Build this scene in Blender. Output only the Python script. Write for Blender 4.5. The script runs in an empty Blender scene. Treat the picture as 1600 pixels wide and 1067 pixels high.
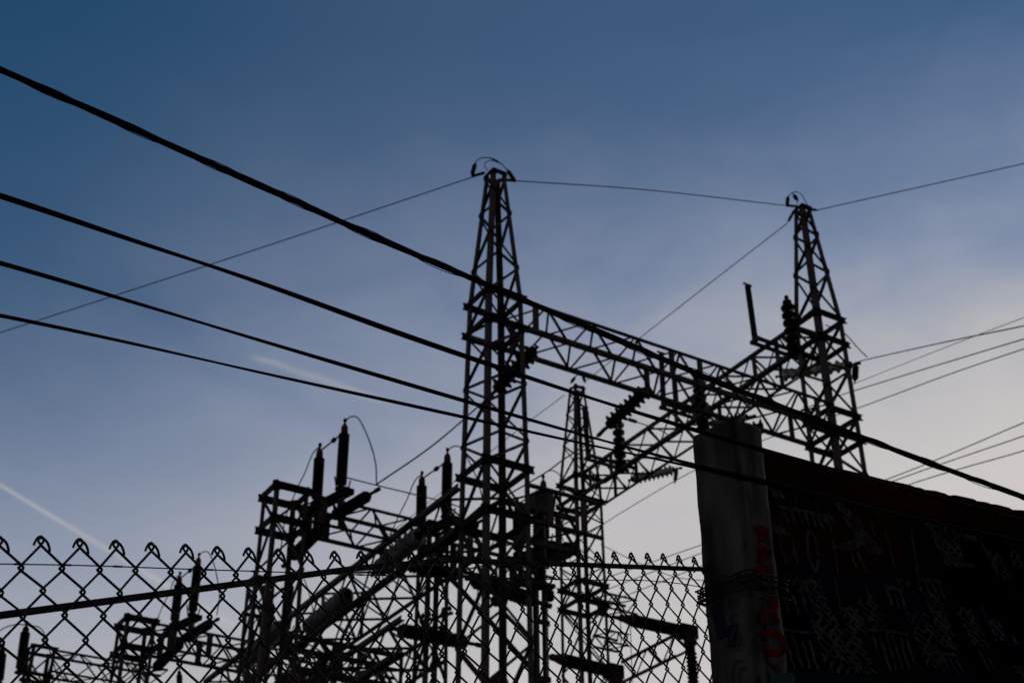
import bpy, bmesh, math, random
from mathutils import Vector, Matrix, noise
rnd = random.Random(7)
R = math.radians
scene = bpy.context.scene
COL = scene.collection

# ------------------------------------------------------------------ camera
cam_d = bpy.data.cameras.new("camera")
cam_d.lens = 50.0
cam_d.sensor_width = 36.0
cam_d.clip_start = 0.05
cam_d.clip_end = 5000.0
cam_d.dof.use_dof = True
cam_d.dof.focus_distance = 3.05
cam_d.dof.aperture_fstop = 10.5
cam_d.dof.aperture_blades = 8
cam = bpy.data.objects.new("camera", cam_d)
COL.objects.link(cam)
cam.matrix_world = (Matrix.Translation((0, 0, 1.6)) @ Matrix.Rotation(R(90 + 31.8), 4, 'X')
                    @ Matrix.Rotation(-0.0053, 4, 'Z'))
scene.camera = cam

# ------------------------------------------------------------------ sky, sun, exposure
SUN_AZ, SUN_EL = 52.0, 6.0          # degrees clockwise from +Y, degrees above the horizon
world = bpy.data.worlds.new("World")
scene.world = world
world.use_nodes = True
def build_world():
    """clear dusk sky, a pale cirrus veil thickening towards the sunset, two vapour trails"""
    nt = world.node_tree; N = nt.nodes; L = nt.links
    bg = N['Background']
    sky = N.new('ShaderNodeTexSky')
    sky.sky_type = 'NISHITA'
    sky.sun_disc = False
    sky.sun_elevation = R(SUN_EL)
    sky.sun_rotation = R(SUN_AZ)
    sky.altitude = 50.0
    sky.air_density = 1.0
    sky.dust_density = 0.3
    sky.ozone_density = 3.0
    S_ = 0.118
    hs = N.new('ShaderNodeHueSaturation'); hs.inputs['Saturation'].default_value = 1.14
    L.new(sky.outputs['Color'], hs.inputs['Color'])
    tc = N.new('ShaderNodeTexCoord')
    nrm = N.new('ShaderNodeVectorMath'); nrm.operation = 'NORMALIZE'
    L.new(tc.outputs['Generated'], nrm.inputs[0])
    dirv = nrm.outputs['Vector']
    sp = N.new('ShaderNodeSeparateXYZ'); L.new(dirv, sp.inputs[0])
    def m_(op, a, b=None, c_=None, clamp=False):
        n = N.new('ShaderNodeMath'); n.operation = op; n.use_clamp = clamp
        for i, v in enumerate((a, b, c_)):
            if v is None: continue
            if isinstance(v, (int, float)): n.inputs[i].default_value = v
            else: L.new(v, n.inputs[i])
        return n.outputs[0]
    def smooth(v, a, b):
        n = N.new('ShaderNodeMapRange'); n.interpolation_type = 'SMOOTHSTEP'
        n.inputs['From Min'].default_value = a; n.inputs['From Max'].default_value = b
        L.new(v, n.inputs['Value']); return n.outputs['Result']
    def dot(v):
        n = N.new('ShaderNodeVectorMath'); n.operation = 'DOT_PRODUCT'
        L.new(dirv, n.inputs[0]); n.inputs[1].default_value = v
        return n.outputs['Value']
    def noise_(scale, detail, stretch=(1, 1, 1), dist=0.0, rot=0.0):
        mp = N.new('ShaderNodeMapping'); mp.inputs['Scale'].default_value = stretch
        mp.inputs['Rotation'].default_value = (0, rot, 0)
        L.new(dirv, mp.inputs['Vector'])
        n = N.new('ShaderNodeTexNoise'); n.inputs['Scale'].default_value = scale; n.inputs['Detail'].default_value = detail
        n.inputs['Distortion'].default_value = dist
        L.new(mp.outputs['Vector'], n.inputs['Vector']); return n.outputs['Fac']
    x, y, z = sp.outputs[0], sp.outputs[1], sp.outputs[2]
    cirrus = m_('SUBTRACT', noise_(3.2, 4.0, (1, 1, 2.6), .4, .35), .5)
    fine = m_('SUBTRACT', noise_(9.0, 5.0, (1, 1, 3.2), .8, -.4), .5)
    zz = m_('ADD', z, m_('ADD', m_('MULTIPLY', cirrus, .06), m_('MULTIPLY', fine, .03)))
    f1 = m_('ADD', m_('SUBTRACT', 1.63, m_('MULTIPLY', zz, 2.953)), m_('MULTIPLY', x, .059), clamp=True)
    f1 = m_('MULTIPLY', m_('POWER', f1, 1.5), smooth(y, -.35, .55))
    f2 = m_('MULTIPLY', smooth(zz, .695, .405), smooth(m_('ADD', x, m_('MULTIPLY', cirrus, .15)), -.495, .468))
    f2 = m_('MULTIPLY', f2, smooth(y, -.35, .55))
    mott = m_('SUBTRACT', noise_(7.0, 5.0, (1, 1, 1.7), .5, .5), .5)
    f2 = m_('MULTIPLY', f2, m_('ADD', 1.0, m_('MULTIPLY', mott, m_('MULTIPLY', smooth(f2, 1.0, .45), 1.4))), clamp=True)
    veil = m_('SUBTRACT', 1.0, m_('MULTIPLY', m_('SUBTRACT', 1.0, f1), m_('SUBTRACT', 1.0, f2)))
    veil = m_('ADD', veil, m_('MULTIPLY', m_('MULTIPLY', smooth(x, -.34, -.02), smooth(x, .40, .20)), m_('MULTIPLY', smooth(y, .2, .6), .045)), clamp=True)
    # vapour trails: thin great-circle arcs, soft edged and slightly ragged
    def trail(n_, mid, half, w0, w1, amt, rag, a_dir):
        dn = m_('ADD', dot(n_), m_('MULTIPLY', m_('SUBTRACT', noise_(14.0, 4.0), .5), rag))
        along = m_('DIVIDE', dot(a_dir), half)               # -1 .. 1 along the trail
        wid = m_('ADD', (w0 + w1)*.5, m_('MULTIPLY', along, (w1 - w0)*.5))
        g_ = m_('DIVIDE', dn, wid)
        g_ = m_('EXPONENT', m_('MULTIPLY', m_('MULTIPLY', g_, g_), -1.0))
        ends = m_('MULTIPLY', smooth(along, -1.0, -.75), smooth(along, 1.1, .45))
        puff = m_('ADD', .2, m_('MULTIPLY', noise_(34.0, 5.0, (1, 1, 1), .6), 1.6))
        return m_('MULTIPLY', m_('MULTIPLY', m_('MULTIPLY', g_, ends), puff), m_('MULTIPLY', smooth(dot(mid), .9, .95), amt))
    t1 = trail((-0.5028, 0.2108, -0.8383), (-0.2869, 0.8742, 0.3917), .15,   .0009, .0026, .30, .0012, (0.8166, 0.437, -0.3771))
    t2 = trail((-0.3099, 0.4436, -0.8409), (-0.1317, 0.8551, 0.5014), .057, .0020, .0028, .20, .009, (0.9307, 0.2807, -0.2343))
    def mix(f, a, b):
        n = N.new('ShaderNodeMix'); n.data_type = 'RGBA'
        L.new(f, n.inputs['Factor'])
        for k, v in ((6, a), (7, b)):
            if isinstance(v, tuple): n.inputs[k].default_value = (*v, 1)
            else: L.new(v, n.inputs[k])
        return n.outputs[2]
    W = mix(smooth(veil, .15, .75), tuple(v/S_ for v in (.60, .60, .73)), tuple(v/S_ for v in (.620, .583, .566)))
    T = tuple(v/S_ for v in (.60, .56, .52))
    # the eastern half of the sky, behind the street, has gone grey and mauve
    east = mix(m_('MULTIPLY', smooth(y, .30, -.35), .85), hs.outputs['Color'], tuple(v/S_ for v in (.085, .072, .080)))
    c_ = mix(veil, east, W)
    c_ = mix(t1, c_, T)
    c_ = mix(t2, c_, T)
    L.new(c_, bg.inputs['Color'])
    bg.inputs['Strength'].default_value = S_
build_world()

sun_d = bpy.data.lights.new("sun", 'SUN')
sun_d.energy = 0.35
sun_d.angle = R(0.5)
sun_d.color = (1.0, 0.86, 0.72)
sun = bpy.data.objects.new("sun", sun_d)
COL.objects.link(sun)
_sd = Vector((math.sin(R(SUN_AZ)) * math.cos(R(SUN_EL)), math.cos(R(SUN_AZ)) * math.cos(R(SUN_EL)), math.sin(R(SUN_EL))))
sun.rotation_euler = _sd.to_track_quat('Z', 'Y').to_euler()
sun.location = (0, 0, 40)
vs = scene.view_settings
vs.view_transform = 'Standard'
vs.look = 'None'
vs.gamma = 1.0
vs.exposure = 0.0
vs.use_curve_mapping = False
scene.cycles.max_bounces = 6

# ------------------------------------------------------------------ materials
def mat(name, col, rough=0.7, metal=0.0, spec=0.3, var=None, scale=6.0, bump=0.0, detail=6.0, stretch=None):
    m = bpy.data.materials.new(name)
    m.use_nodes = True
    nt = m.node_tree
    b = nt.nodes['Principled BSDF']
    b.inputs['Roughness'].default_value = rough
    b.inputs['Metallic'].default_value = metal
    b.inputs['Specular IOR Level'].default_value = spec
    b.inputs['Base Color'].default_value = (*col, 1)
    if var or bump:
        tc = nt.nodes.new('ShaderNodeTexCoord')
        src = tc.outputs['Object']
        if stretch:
            mp = nt.nodes.new('ShaderNodeMapping')
            mp.inputs['Scale'].default_value = stretch
            nt.links.new(src, mp.inputs['Vector'])
            src = mp.outputs['Vector']
        n = nt.nodes.new('ShaderNodeTexNoise')
        n.inputs['Scale'].default_value = scale
        n.inputs['Detail'].default_value = detail
        nt.links.new(src, n.inputs['Vector'])
        if var:
            r = nt.nodes.new('ShaderNodeValToRGB')
            r.color_ramp.elements[0].position = 0.36
            r.color_ramp.elements[1].position = 0.64
            r.color_ramp.elements[0].color = (*col, 1)
            r.color_ramp.elements[1].color = (*var, 1)
            nt.links.new(n.outputs['Fac'], r.inputs['Fac'])
            nt.links.new(r.outputs['Color'], b.inputs['Base Color'])
        if bump:
            bp = nt.nodes.new('ShaderNodeBump')
            bp.inputs['Strength'].default_value = bump
            bp.inputs['Distance'].default_value = 0.01
            nt.links.new(n.outputs['Fac'], bp.inputs['Height'])
            nt.links.new(bp.outputs['Normal'], b.inputs['Normal'])
    return m

M = {
    'steel': mat('weathered_steel', (0.070, 0.058, 0.054), 0.75, 0.0, 0.14, (0.082, 0.050, 0.038), 3.0, 0.2),
    'steel_dark': mat('dark_steel', (0.018, 0.012, 0.011), 0.8, 0.0, 0.1, (0.028, 0.015, 0.011), 4.0),
    'galv': mat('dull_galvanised_wire', (0.012, 0.011, 0.011), 0.7, 0.0, 0.12, (0.022, 0.016, 0.013), 30.0),
    'rail': mat('painted_rail_steel', (0.010, 0.010, 0.010), 0.7, 0.0, 0.12, (0.017, 0.014, 0.013), 18.0),
    'rubber': mat('black_cable_sheath', (0.008, 0.007, 0.007), 0.8, 0.0, 0.08, (0.016, 0.012, 0.010), 12.0),
    'conductor': mat('dull_aluminium_conductor', (0.05, 0.048, 0.046), 0.7, 0.0, 0.15, (0.07, 0.066, 0.062), 2.0),
    'porcelain': mat('dark_brown_porcelain', (0.012, 0.008, 0.007), 0.6, 0.0, 0.12, (0.018, 0.010, 0.008), 9.0),
    'polymer': mat('black_polymer_sheds', (0.006, 0.006, 0.006), 0.7, 0.0, 0.08, (0.010, 0.009, 0.009), 9.0),
    'grey_porcelain': mat('grey_porcelain', (0.34, 0.32, 0.30), 0.65, 0.0, 0.08, (0.10, 0.095, 0.09), 13.0),
    'cap_red': mat('oxide_red_cap', (0.17, 0.04, 0.022), 0.65, 0.0, 0.15, (0.11, 0.028, 0.017), 7.0),
    'dome_red': mat('dark_red_enamel', (0.09, 0.012, 0.02), 0.5, 0.0, 0.3, (0.06, 0.012, 0.016), 7.0),
    'box_grey': mat('grey_painted_housing', (0.035, 0.031, 0.030), 0.7, 0.0, 0.15, (0.024, 0.021, 0.02), 5.0),
    'ground': mat('dry_gravel_ground', (0.06, 0.055, 0.05), 0.95, 0.0, 0.1, (0.09, 0.08, 0.065), 1.2, 0.4),
    'paint_red': mat('red_spray_paint', (0.14, 0.008, 0.010), 0.85, 0.0, 0.0, (0.055, 0.005, 0.006), 40.0),
    'paint_pale': mat('pale_blue_spray_paint', (0.070, 0.066, 0.074), 0.9, 0.0, 0.0, (0.028, 0.025, 0.026), 22.0),
    'paint_mark': mat('grey_white_spray_paint', (0.070, 0.066, 0.066), 0.9, 0.0, 0.0, (0.022, 0.021, 0.022), 30.0),
    'paint_blue': mat('blue_spray_paint', (0.005, 0.006, 0.028), 0.75, 0.0, 0.1, (0.004, 0.005, 0.025), 25.0),
    'paint_teal': mat('teal_spray_paint', (0.006, 0.032, 0.029), 0.75, 0.0, 0.1, (0.005, 0.022, 0.021), 25.0),
}
def glass_mat():
    m = bpy.data.materials.new('green_glass_sheds')
    m.use_nodes = True
    nt = m.node_tree
    b = nt.nodes['Principled BSDF']
    b.inputs['Base Color'].default_value = (0.30, 0.31, 0.24, 1)
    b.inputs['Roughness'].default_value = 0.12
    b.inputs['Transmission Weight'].default_value = 0.35
    b.inputs['IOR'].default_value = 1.45
    n = nt.nodes.new('ShaderNodeTexNoise')
    n.inputs['Scale'].default_value = 9.0
    mr = nt.nodes.new('ShaderNodeMapRange')
    mr.inputs['To Min'].default_value = 0.08
    mr.inputs['To Max'].default_value = 0.3
    nt.links.new(n.outputs['Fac'], mr.inputs['Value'])
    nt.links.new(mr.outputs['Result'], b.inputs['Roughness'])
    return m
M['glass'] = glass_mat()
def wall_mat(name, base, strength=1.0):
    """dark painted concrete covered with letter strokes sprayed through a mesh (diamond and slat stencils)"""
    m = bpy.data.materials.new(name)
    m.use_nodes = True
    nt = m.node_tree; N = nt.nodes; L = nt.links
    b = N['Principled BSDF']
    b.inputs['Roughness'].default_value = 0.8
    b.inputs['Specular IOR Level'].default_value = 0.0
    tc = N.new('ShaderNodeTexCoord')
    def math_(op, a, c_=None, d=None):
        n = N.new('ShaderNodeMath'); n.operation = op
        for i, v in enumerate((a, c_, d)):
            if v is None: continue
            if isinstance(v, (int, float)): n.inputs[i].default_value = v
            else: L.new(v, n.inputs[i])
        return n.outputs[0]
    def dot(v):
        n = N.new('ShaderNodeVectorMath'); n.operation = 'DOT_PRODUCT'
        L.new(tc.outputs['Object'], n.inputs[0]); n.inputs[1].default_value = v
        return n.outputs['Value']
    def noise_(vec, scale, detail=3.0):
        n = N.new('ShaderNodeTexNoise'); n.inputs['Scale'].default_value = scale; n.inputs['Detail'].default_value = detail
        L.new(vec, n.inputs['Vector']); return n.outputs['Fac']
    def step(v, a, bb):
        n = N.new('ShaderNodeMapRange'); n.inputs['From Min'].default_value = a; n.inputs['From Max'].default_value = bb
        n.interpolation_type = 'SMOOTHSTEP'
        L.new(v, n.inputs['Value']); return n.outputs['Result']
    wd_ = (math.sin(R(50.9)), math.cos(R(50.9)), 0.0)
    u = dot(wd_)                                   # along the wall
    w = math_('SUBTRACT', dot((0, 0, 1)), math_('MULTIPLY', u, 0.1516))     # height measured with the slope
    wob = N.new('ShaderNodeTexNoise'); wob.inputs['Scale'].default_value = 9.0; wob.inputs['Detail'].default_value = 3.0
    L.new(tc.outputs['Object'], wob.inputs['Vector'])
    wv = math_('MULTIPLY', math_('SUBTRACT', wob.outputs['Fac'], 0.5), 0.05)
    s = math_('ADD', math_('ADD', u, math_('MULTIPLY', w, 0.22)), wv)
    w = math_('ADD', w, math_('MULTIPLY', wv, .7))
    d1 = math_('FRACT', math_('ADD', math_('DIVIDE', s, .040), math_('DIVIDE', w, .030)))
    d2 = math_('FRACT', math_('SUBTRACT', math_('DIVIDE', s, .040), math_('DIVIDE', w, .030)))
    dia = math_('MAXIMUM', math_('ABSOLUTE', math_('SUBTRACT', d1, .5)), math_('ABSOLUTE', math_('SUBTRACT', d2, .5)))
    dia = step(dia, .33, .40)
    sl = math_('ABSOLUTE', math_('SUBTRACT', math_('FRACT', math_('DIVIDE', s, .030)), .5))
    sl = step(sl, .27, .36)
    cell = N.new('ShaderNodeCombineXYZ')
    L.new(math_('FLOOR', math_('DIVIDE', math_('ADD', s, .03), .115)), cell.inputs[0])
    L.new(math_('FLOOR', math_('DIVIDE', math_('ADD', w, .06), .205)), cell.inputs[1])
    wn_ = N.new('ShaderNodeTexWhiteNoise'); wn_.noise_dimensions = '3D'
    L.new(cell.outputs[0], wn_.inputs['Vector'])
    rv = wn_.outputs['Value']
    is_d = math_('LESS_THAN', rv, .42)
    is_s = math_('MULTIPLY', math_('GREATER_THAN', rv, .42), math_('LESS_THAN', rv, .72))
    pat = math_('ADD', math_('MULTIPLY', dia, is_d), math_('MULTIPLY', sl, is_s))
    br = step(noise_(tc.outputs['Object'], 7.0, 4.0), .44, .56)
    wear = step(noise_(tc.outputs['Object'], 60.0, 3.0), .34, .55)
    pale = math_('MULTIPLY', math_('MULTIPLY', pat, br), wear)
    # far along the wall the strokes thin out
    pale = math_('MULTIPLY', pale, step(u, 3.35, 2.75))
    def mixc(f, a, bb):
        n = N.new('ShaderNodeMix'); n.data_type = 'RGBA'
        if isinstance(f, float): n.inputs['Factor'].default_value = f
        else: L.new(f, n.inputs['Factor'])
        for k, v in ((6, a), (7, bb)):
            if isinstance(v, tuple): n.inputs[k].default_value = (*v, 1)
            else: L.new(v, n.inputs[k])
        return n.outputs[2]
    c_ = mixc(step(noise_(tc.outputs['Object'], 3.1, 4.0), .42, .62), base, (base[0]*.4, base[1]*.4, base[2]*.4))
    redf = math_('MULTIPLY', math_('MULTIPLY', step(noise_(tc.outputs['Object'], 5.3, 5.0), .46, .56), step(u, 3.55, 3.25)), step(w, 2.56, 2.66))
    c_ = mixc(math_('MULTIPLY', redf, .85), c_, (0.030, 0.0022, 0.0022))
    sh = N.new('ShaderNodeVectorMath'); sh.operation = 'ADD'; sh.inputs[1].default_value = (5.3, 2.1, 7.7)
    L.new(tc.outputs['Object'], sh.inputs[0])
    blf = math_('MULTIPLY', step(noise_(sh.outputs[0], 4.7, 5.0), .48, .56), math_('MULTIPLY', step(w, 2.72, 2.60), step(w, 2.2, 2.3)))
    c_ = mixc(math_('MULTIPLY', blf, .85), c_, (0.003, 0.003, 0.022))
    c_ = mixc(math_('MULTIPLY', pale, .22), c_, (0.055, 0.054, 0.055))
    teal = math_('MULTIPLY', step(math_('ADD', w, math_('MULTIPLY', wv, .5)), 2.3697, 2.3577), 1.0)
    c_ = mixc(math_('MULTIPLY', teal, .9), c_, (0.004, 0.020, 0.018))
    L.new(c_, b.inputs['Base Color'])
    bp = N.new('ShaderNodeBump'); bp.inputs['Strength'].default_value = .5; bp.inputs['Distance'].default_value = .004
    L.new(noise_(tc.outputs['Object'], 45.0, 6.0), bp.inputs['Height'])
    L.new(bp.outputs['Normal'], b.inputs['Normal'])
    return m
M['wall_paint'] = wall_mat('sprayed_dark_wall', (0.005, 0.004, 0.004))
M['wall_cap'] = mat('red_brown_coping', (0.034, 0.005, 0.004), 0.9, 0, .0, (0.006, 0.004, 0.004), 3.0, .8)
M['post_concrete'] = mat('weathered_concrete', (0.120, 0.102, 0.086), 0.9, 0, .04, (0.034, 0.030, 0.026), 13.0, 1.0, 10.0, (1.0, 1.0, .3))


# ------------------------------------------------------------------ helpers
def V(p): return Vector(p)
AZ = R(58.5)
A = Vector((math.sin(AZ), math.cos(AZ), 0))      # long axis of the switchyard
B = Vector((-math.cos(AZ), math.sin(AZ), 0))     # across it, away from the street
Z = Vector((0, 0, 1))

def obj(name, bm, m, parent=None, smooth=False):
    me = bpy.data.meshes.new(name)
    bmesh.ops.recalc_face_normals(bm, faces=bm.faces)
    if smooth:
        for f in bm.faces: f.smooth = True
    bm.to_mesh(me)
    bm.free()
    me.materials.append(m)
    o = bpy.data.objects.new(name, me)
    COL.objects.link(o)
    if parent:
        o.parent = parent
        o.location = (0, 0, 0) if parent.parent else -parent.location          # mesh data are in world metres
    return o

def tag(o, label=None, cat=None, group=None, kind=None):
    if label: o['label'] = label
    if cat: o['category'] = cat
    if group: o['group'] = group
    if kind: o['kind'] = kind
    return o

def thing(name, label, cat, loc, group=None):
    o = bpy.data.objects.new(name, None)
    o.empty_display_size = 0.2
    COL.objects.link(o)
    o.location = loc
    o['kind'] = 'thing'
    return tag(o, label, cat, group)

def frame_of(d, up=Z):
    d = d.normalized()
    s = d.cross(up)
    if s.length < 1e-4: s = d.cross(Vector((0.31, 0.95, 0)))
    s.normalize()
    return s, s.cross(d).normalized()

def sweep(bm, pts, prof, up=Z, closed_ends=True):
    """extrude a closed 2-D profile along a polyline"""
    pts = [V(p) for p in pts]
    rings = []
    for k, p in enumerate(pts):
        d = (pts[min(k + 1, len(pts) - 1)] - pts[max(k - 1, 0)])
        s, u = frame_of(d, up)
        rings.append([bm.verts.new(p + s * a + u * b) for a, b in prof])
    n = len(prof)
    for r0, r1 in zip(rings, rings[1:]):
        for i in range(n):
            bm.faces.new((r0[i], r0[(i + 1) % n], r1[(i + 1) % n], r1[i]))
    if closed_ends:
        bm.faces.new(list(reversed(rings[0])))
        bm.faces.new(rings[-1])

def rect(w, h): return [(-w/2, -h/2), (w/2, -h/2), (w/2, h/2), (-w/2, h/2)]
def angle(w, t=None):
    t = t or w * 0.16
    return [(0, 0), (w, 0), (w, t), (t, t), (t, w), (0, w)]
def channel(w, h, t=0.014):
    return [(0, 0), (w, 0), (w, t), (t, t), (t, h - t), (w, h - t), (w, h), (0, h)]
def circle(r, n=8): return [(r * math.cos(2*math.pi*k/n), r * math.sin(2*math.pi*k/n)) for k in range(n)]

def bar(name, p, q, prof, m, parent, up=Z):
    bm = bmesh.new()
    sweep(bm, [p, q], prof, up)
    return obj(name, bm, m, parent)

def tube_pts(bm, pts, r, n=8):
    """round tube with a parallel-transported frame (safe for loops and helices)"""
    pts = [V(p) for p in pts]
    d = (pts[1] - pts[0]).normalized()
    s, u = frame_of(d)
    rings = []
    for k, p in enumerate(pts):
        dn = (pts[min(k + 1, len(pts) - 1)] - pts[max(k - 1, 0)]).normalized()
        s = (s - dn * s.dot(dn))
        if s.length < 1e-6: s = frame_of(dn)[0]
        s.normalize()
        u = dn.cross(s)
        rr = r(k / (len(pts) - 1)) if callable(r) else r
        rings.append([bm.verts.new(p + s * (rr*math.cos(2*math.pi*i/n)) + u * (rr*math.sin(2*math.pi*i/n))) for i in range(n)])
    for r0, r1 in zip(rings, rings[1:]):
        for i in range(n):
            bm.faces.new((r0[i], r0[(i+1) % n], r1[(i+1) % n], r1[i]))
    bm.faces.new(list(reversed(rings[0])))
    bm.faces.new(rings[-1])

def catmull(pts, n=8):
    pts = [V(p) for p in pts]
    out = []
    P = [pts[0] * 2 - pts[1]] + pts + [pts[-1] * 2 - pts[-2]]
    for k in range(1, len(P) - 2):
        a, b, c_, d = P[k-1], P[k], P[k+1], P[k+2]
        for i in range(n):
            t = i / n
            out.append(0.5 * ((2*b) + (c_ - a)*t + (2*a - 5*b + 4*c_ - d)*t*t + (3*b - a - 3*c_ + d)*t**3))
    out.append(pts[-1])
    return out

def tube(name, pts, r, m, parent=None, n=8):
    bm = bmesh.new()
    tube_pts(bm, pts, r, n)
    return obj(name, bm, m, parent, smooth=True)

def lathe(name, p, q, prof, m, parent=None, n=16):
    """revolve (t along p->q in metres, radius) about the line p->q"""
    p, q = V(p), V(q)
    d = (q - p).normalized()
    s, u = frame_of(d)
    bm = bmesh.new()
    rings = []
    for t, r in prof:
        c_ = p + d * t
        if r < 1e-5: rings.append([bm.verts.new(c_)])
        else: rings.append([bm.verts.new(c_ + s*(r*math.cos(2*math.pi*i/n)) + u*(r*math.sin(2*math.pi*i/n))) for i in range(n)])
    for r0, r1 in zip(rings, rings[1:]):
        for i in range(n):
            j = (i + 1) % n
            if len(r0) == 1 and len(r1) == 1: continue
            if len(r0) == 1: bm.faces.new((r0[0], r1[j], r1[i]))
            elif len(r1) == 1: bm.faces.new((r0[i], r0[j], r1[0]))
            else: bm.faces.new((r0[i], r0[j], r1[j], r1[i]))
    return obj(name, bm, m, parent, smooth=True)

def sheds(L, n, r_core, r_shed, bell=False):
    """profile of a ribbed insulator body: one continuous surface"""
    prof = [(0, 0), (0, r_core)]
    p = L / n
    for k in range(n):
        t = k * p
        if bell:
            prof += [(t + p*.06, r_core), (t + p*.18, r_shed*.9), (t + p*.34, r_shed), (t + p*.54, r_shed*.98), (t + p*.68, r_shed*.75), (t + p*.82, r_core)]
        else:
            prof += [(t + p*.12, r_core), (t + p*.45, r_shed), (t + p*.62, r_shed), (t + p*.92, r_core)]
    prof += [(L, r_core), (L, 0)]
    return prof

# ------------------------------------------------------------------ ground
bm = bmesh.new()
n = 24
g = [[bm.verts.new((x, y, 0)) for y in [-3000 + 6000*(j/n) for j in range(n+1)]] for x in [-3000 + 6000*(i/n) for i in range(n+1)]]
for i in range(n):
    for j in range(n):
        bm.faces.new((g[i][j], g[i+1][j], g[i+1][j+1], g[i][j+1]))
tag(obj('ground', bm, M['ground']), kind='structure')

# ------------------------------------------------------------------ lattice towers, posts and beams
def corners(c, w):
    """plan corners in order near, right, far, other"""
    return [c + (-A - B)*(w/2), c + (A - B)*(w/2), c + (A + B)*(w/2), c + (B - A)*(w/2)]

def lattice_tower(label, c, width, legs_z, panels, rings, name='lattice_tower', group=None, leg=0.115, brace=0.055, cap_z=None):
    """width(z) -> side of the square; panels: list of z of the zigzag nodes; rings: list of z of the collar frames"""
    t = thing(name, label, 'tower', c + Z*0, group)
    P = lambda k, z: corners(c, width(z))[k] + Z*z
    inw = [(1, 1), (-1, 1), (-1, -1), (1, -1)]
    for k in range(4):
        sa, sb = inw[k]
        bm = bmesh.new()
        th = leg*0.14
        prof = [(0, 0), (leg, 0), (leg, th), (th, th), (th, leg), (0, leg)]
        rr = []
        for z in legs_z:
            f = 1.0 if z <= legs_z[-1] - 2 else 0.85
            p = P(k, z)
            rr.append([bm.verts.new(p + A*(sa*a*f) + B*(sb*b*f)) for a, b in prof])
        for r0, r1 in zip(rr, rr[1:]):
            for i in range(6): bm.faces.new((r0[i], r0[(i+1) % 6], r1[(i+1) % 6], r1[i]))
        bm.faces.new(rr[0]); bm.faces.new(rr[-1])
        obj('leg', bm, M['steel'], t)
    # zigzag bracing on the four faces
    for k in range(4):
        j = (k + 1) % 4
        out = (P(k, 10) + P(j, 10))*0.5 - (c + Z*10)
        out.normalize()
        for i in range(len(panels) - 1):
            z0, z1 = panels[i], panels[i+1]
            a, b = (k, j) if (i + k) % 2 == 0 else (j, k)
            p, q = P(a, z0) - out*0.02, P(b, z1) - out*0.02
            bar('brace', p, q, angle(brace, 0.009), M['steel'], t, out)
    for z in rings:
        if width(z) > .6 and z > 9:
            for k in range(4):
                j = (k + 1) % 4
                out = (P(k, z) + P(j, z))*0.5 - (c + Z*z); out.normalize()
                d = (P(j, z) - P(k, z)).normalized()
                for e, sg in ((P(k, z), 1), (P(j, z), -1)):
                    bm = bmesh.new()
                    q = e + out*.004
                    pts = [q - Z*.13, q + d*(sg*.16) - Z*.07, q + d*(sg*.16) + Z*.07, q + Z*.13]
                    vs0 = [bm.verts.new(p_) for p_ in pts]; vs1 = [bm.verts.new(p_ - out*.01) for p_ in pts]
                    bm.faces.new(vs0); bm.faces.new(list(reversed(vs1)))
                    for i in range(4): bm.faces.new((vs0[i], vs1[i], vs1[(i+1) % 4], vs0[(i+1) % 4]))
                    obj('gusset_plate', bm, M['steel_dark'], t)
        for k in range(4):
            j = (k + 1) % 4
            p, q = P(k, z), P(j, z)
            d = (q - p).normalized()
            out = ((p + q)*0.5 - (c + Z*z)); out.normalize()
            hh = .075 if width(z) > .6 else .04
            e = (0.10 if k % 2 == 0 else 0.02)*min(1, max(.15, (width(z) - .25)*1.6))
            bar('collar_beam', p - d*e + out*0.012, q + d*e + out*0.012, [(-0.02, -hh + .005), (0.02, -hh + .005), (0.02, hh - .005), (-0.02, hh - .005)] if k % 2 else [(-0.02, -hh), (0.045, -hh), (0.045, -hh + .015), (-0.005, -hh + .015), (-0.005, hh - .015), (0.045, hh - .015), (0.045, hh), (-0.02, hh)], M['steel_dark'], t)
    return t

def lattice_beam(label, p0, axis, L, w, z0, z1, panels, side, name='lattice_beam', group=None, chord=0.09, brace=0.045, battens=()):
    """box girder from p0 (plan point on its near long edge) along axis, w wide towards side, between heights z0 and z1"""
    t = thing(name, label, 'beam', V(p0) + Z*z0, group)
    p0 = V(p0); 
    E = [p0 + Z*z0, p0 + Z*z1, p0 + side*w + Z*z0, p0 + side*w + Z*z1]   # near low, near high, far low, far high
    for k, e in enumerate(E):
        bar('chord', e, e + axis*L, [(-chord/2, -chord/2), (chord/2, -chord/2), (chord/2, -chord/2 + .014), (-chord/2 + .014, -chord/2 + .014), (-chord/2 + .014, chord/2), (-chord/2, chord/2)] if k < 2 else
            [(-chord/2, -chord/2), (chord/2, -chord/2), (chord/2, chord/2), (chord/2 - .014, chord/2), (chord/2 - .014, -chord/2 + .014), (-chord/2, -chord/2 + .014)], M['steel'], t)
    faces = [(0, 1, -side), (2, 3, side), (0, 2, -Z), (1, 3, Z)]
    s = L / panels
    for fi, (a, b, out) in enumerate(faces):
        for i in range(panels):
            u, v = (a, b) if (i + fi) % 2 == 0 else (b, a)
            bar('brace', E[u] + axis*(s*i + .03) - out*.022, E[v] + axis*(s*(i+1) - .03) - out*.022, angle(brace, .008), M['steel'], t, out)
    for x in battens:
        for a, b, out in faces[:2]:
            bm = bmesh.new()
            sweep(bm, [E[a] + axis*x + out*.008, E[b] + axis*x + out*.008], rect(.15, .02), axis.cross(Z) if False else out)
            obj('batten_plate', bm, M['steel'], t)
    return t
def lerp_w(tab):
    def w(z):
        for (z0, a), (z1, b) in zip(tab, tab[1:]):
            if z <= z1: return a + (b - a)*max(0, z - z0)/(z1 - z0)
        return tab[-1][1]
    return w

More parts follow.
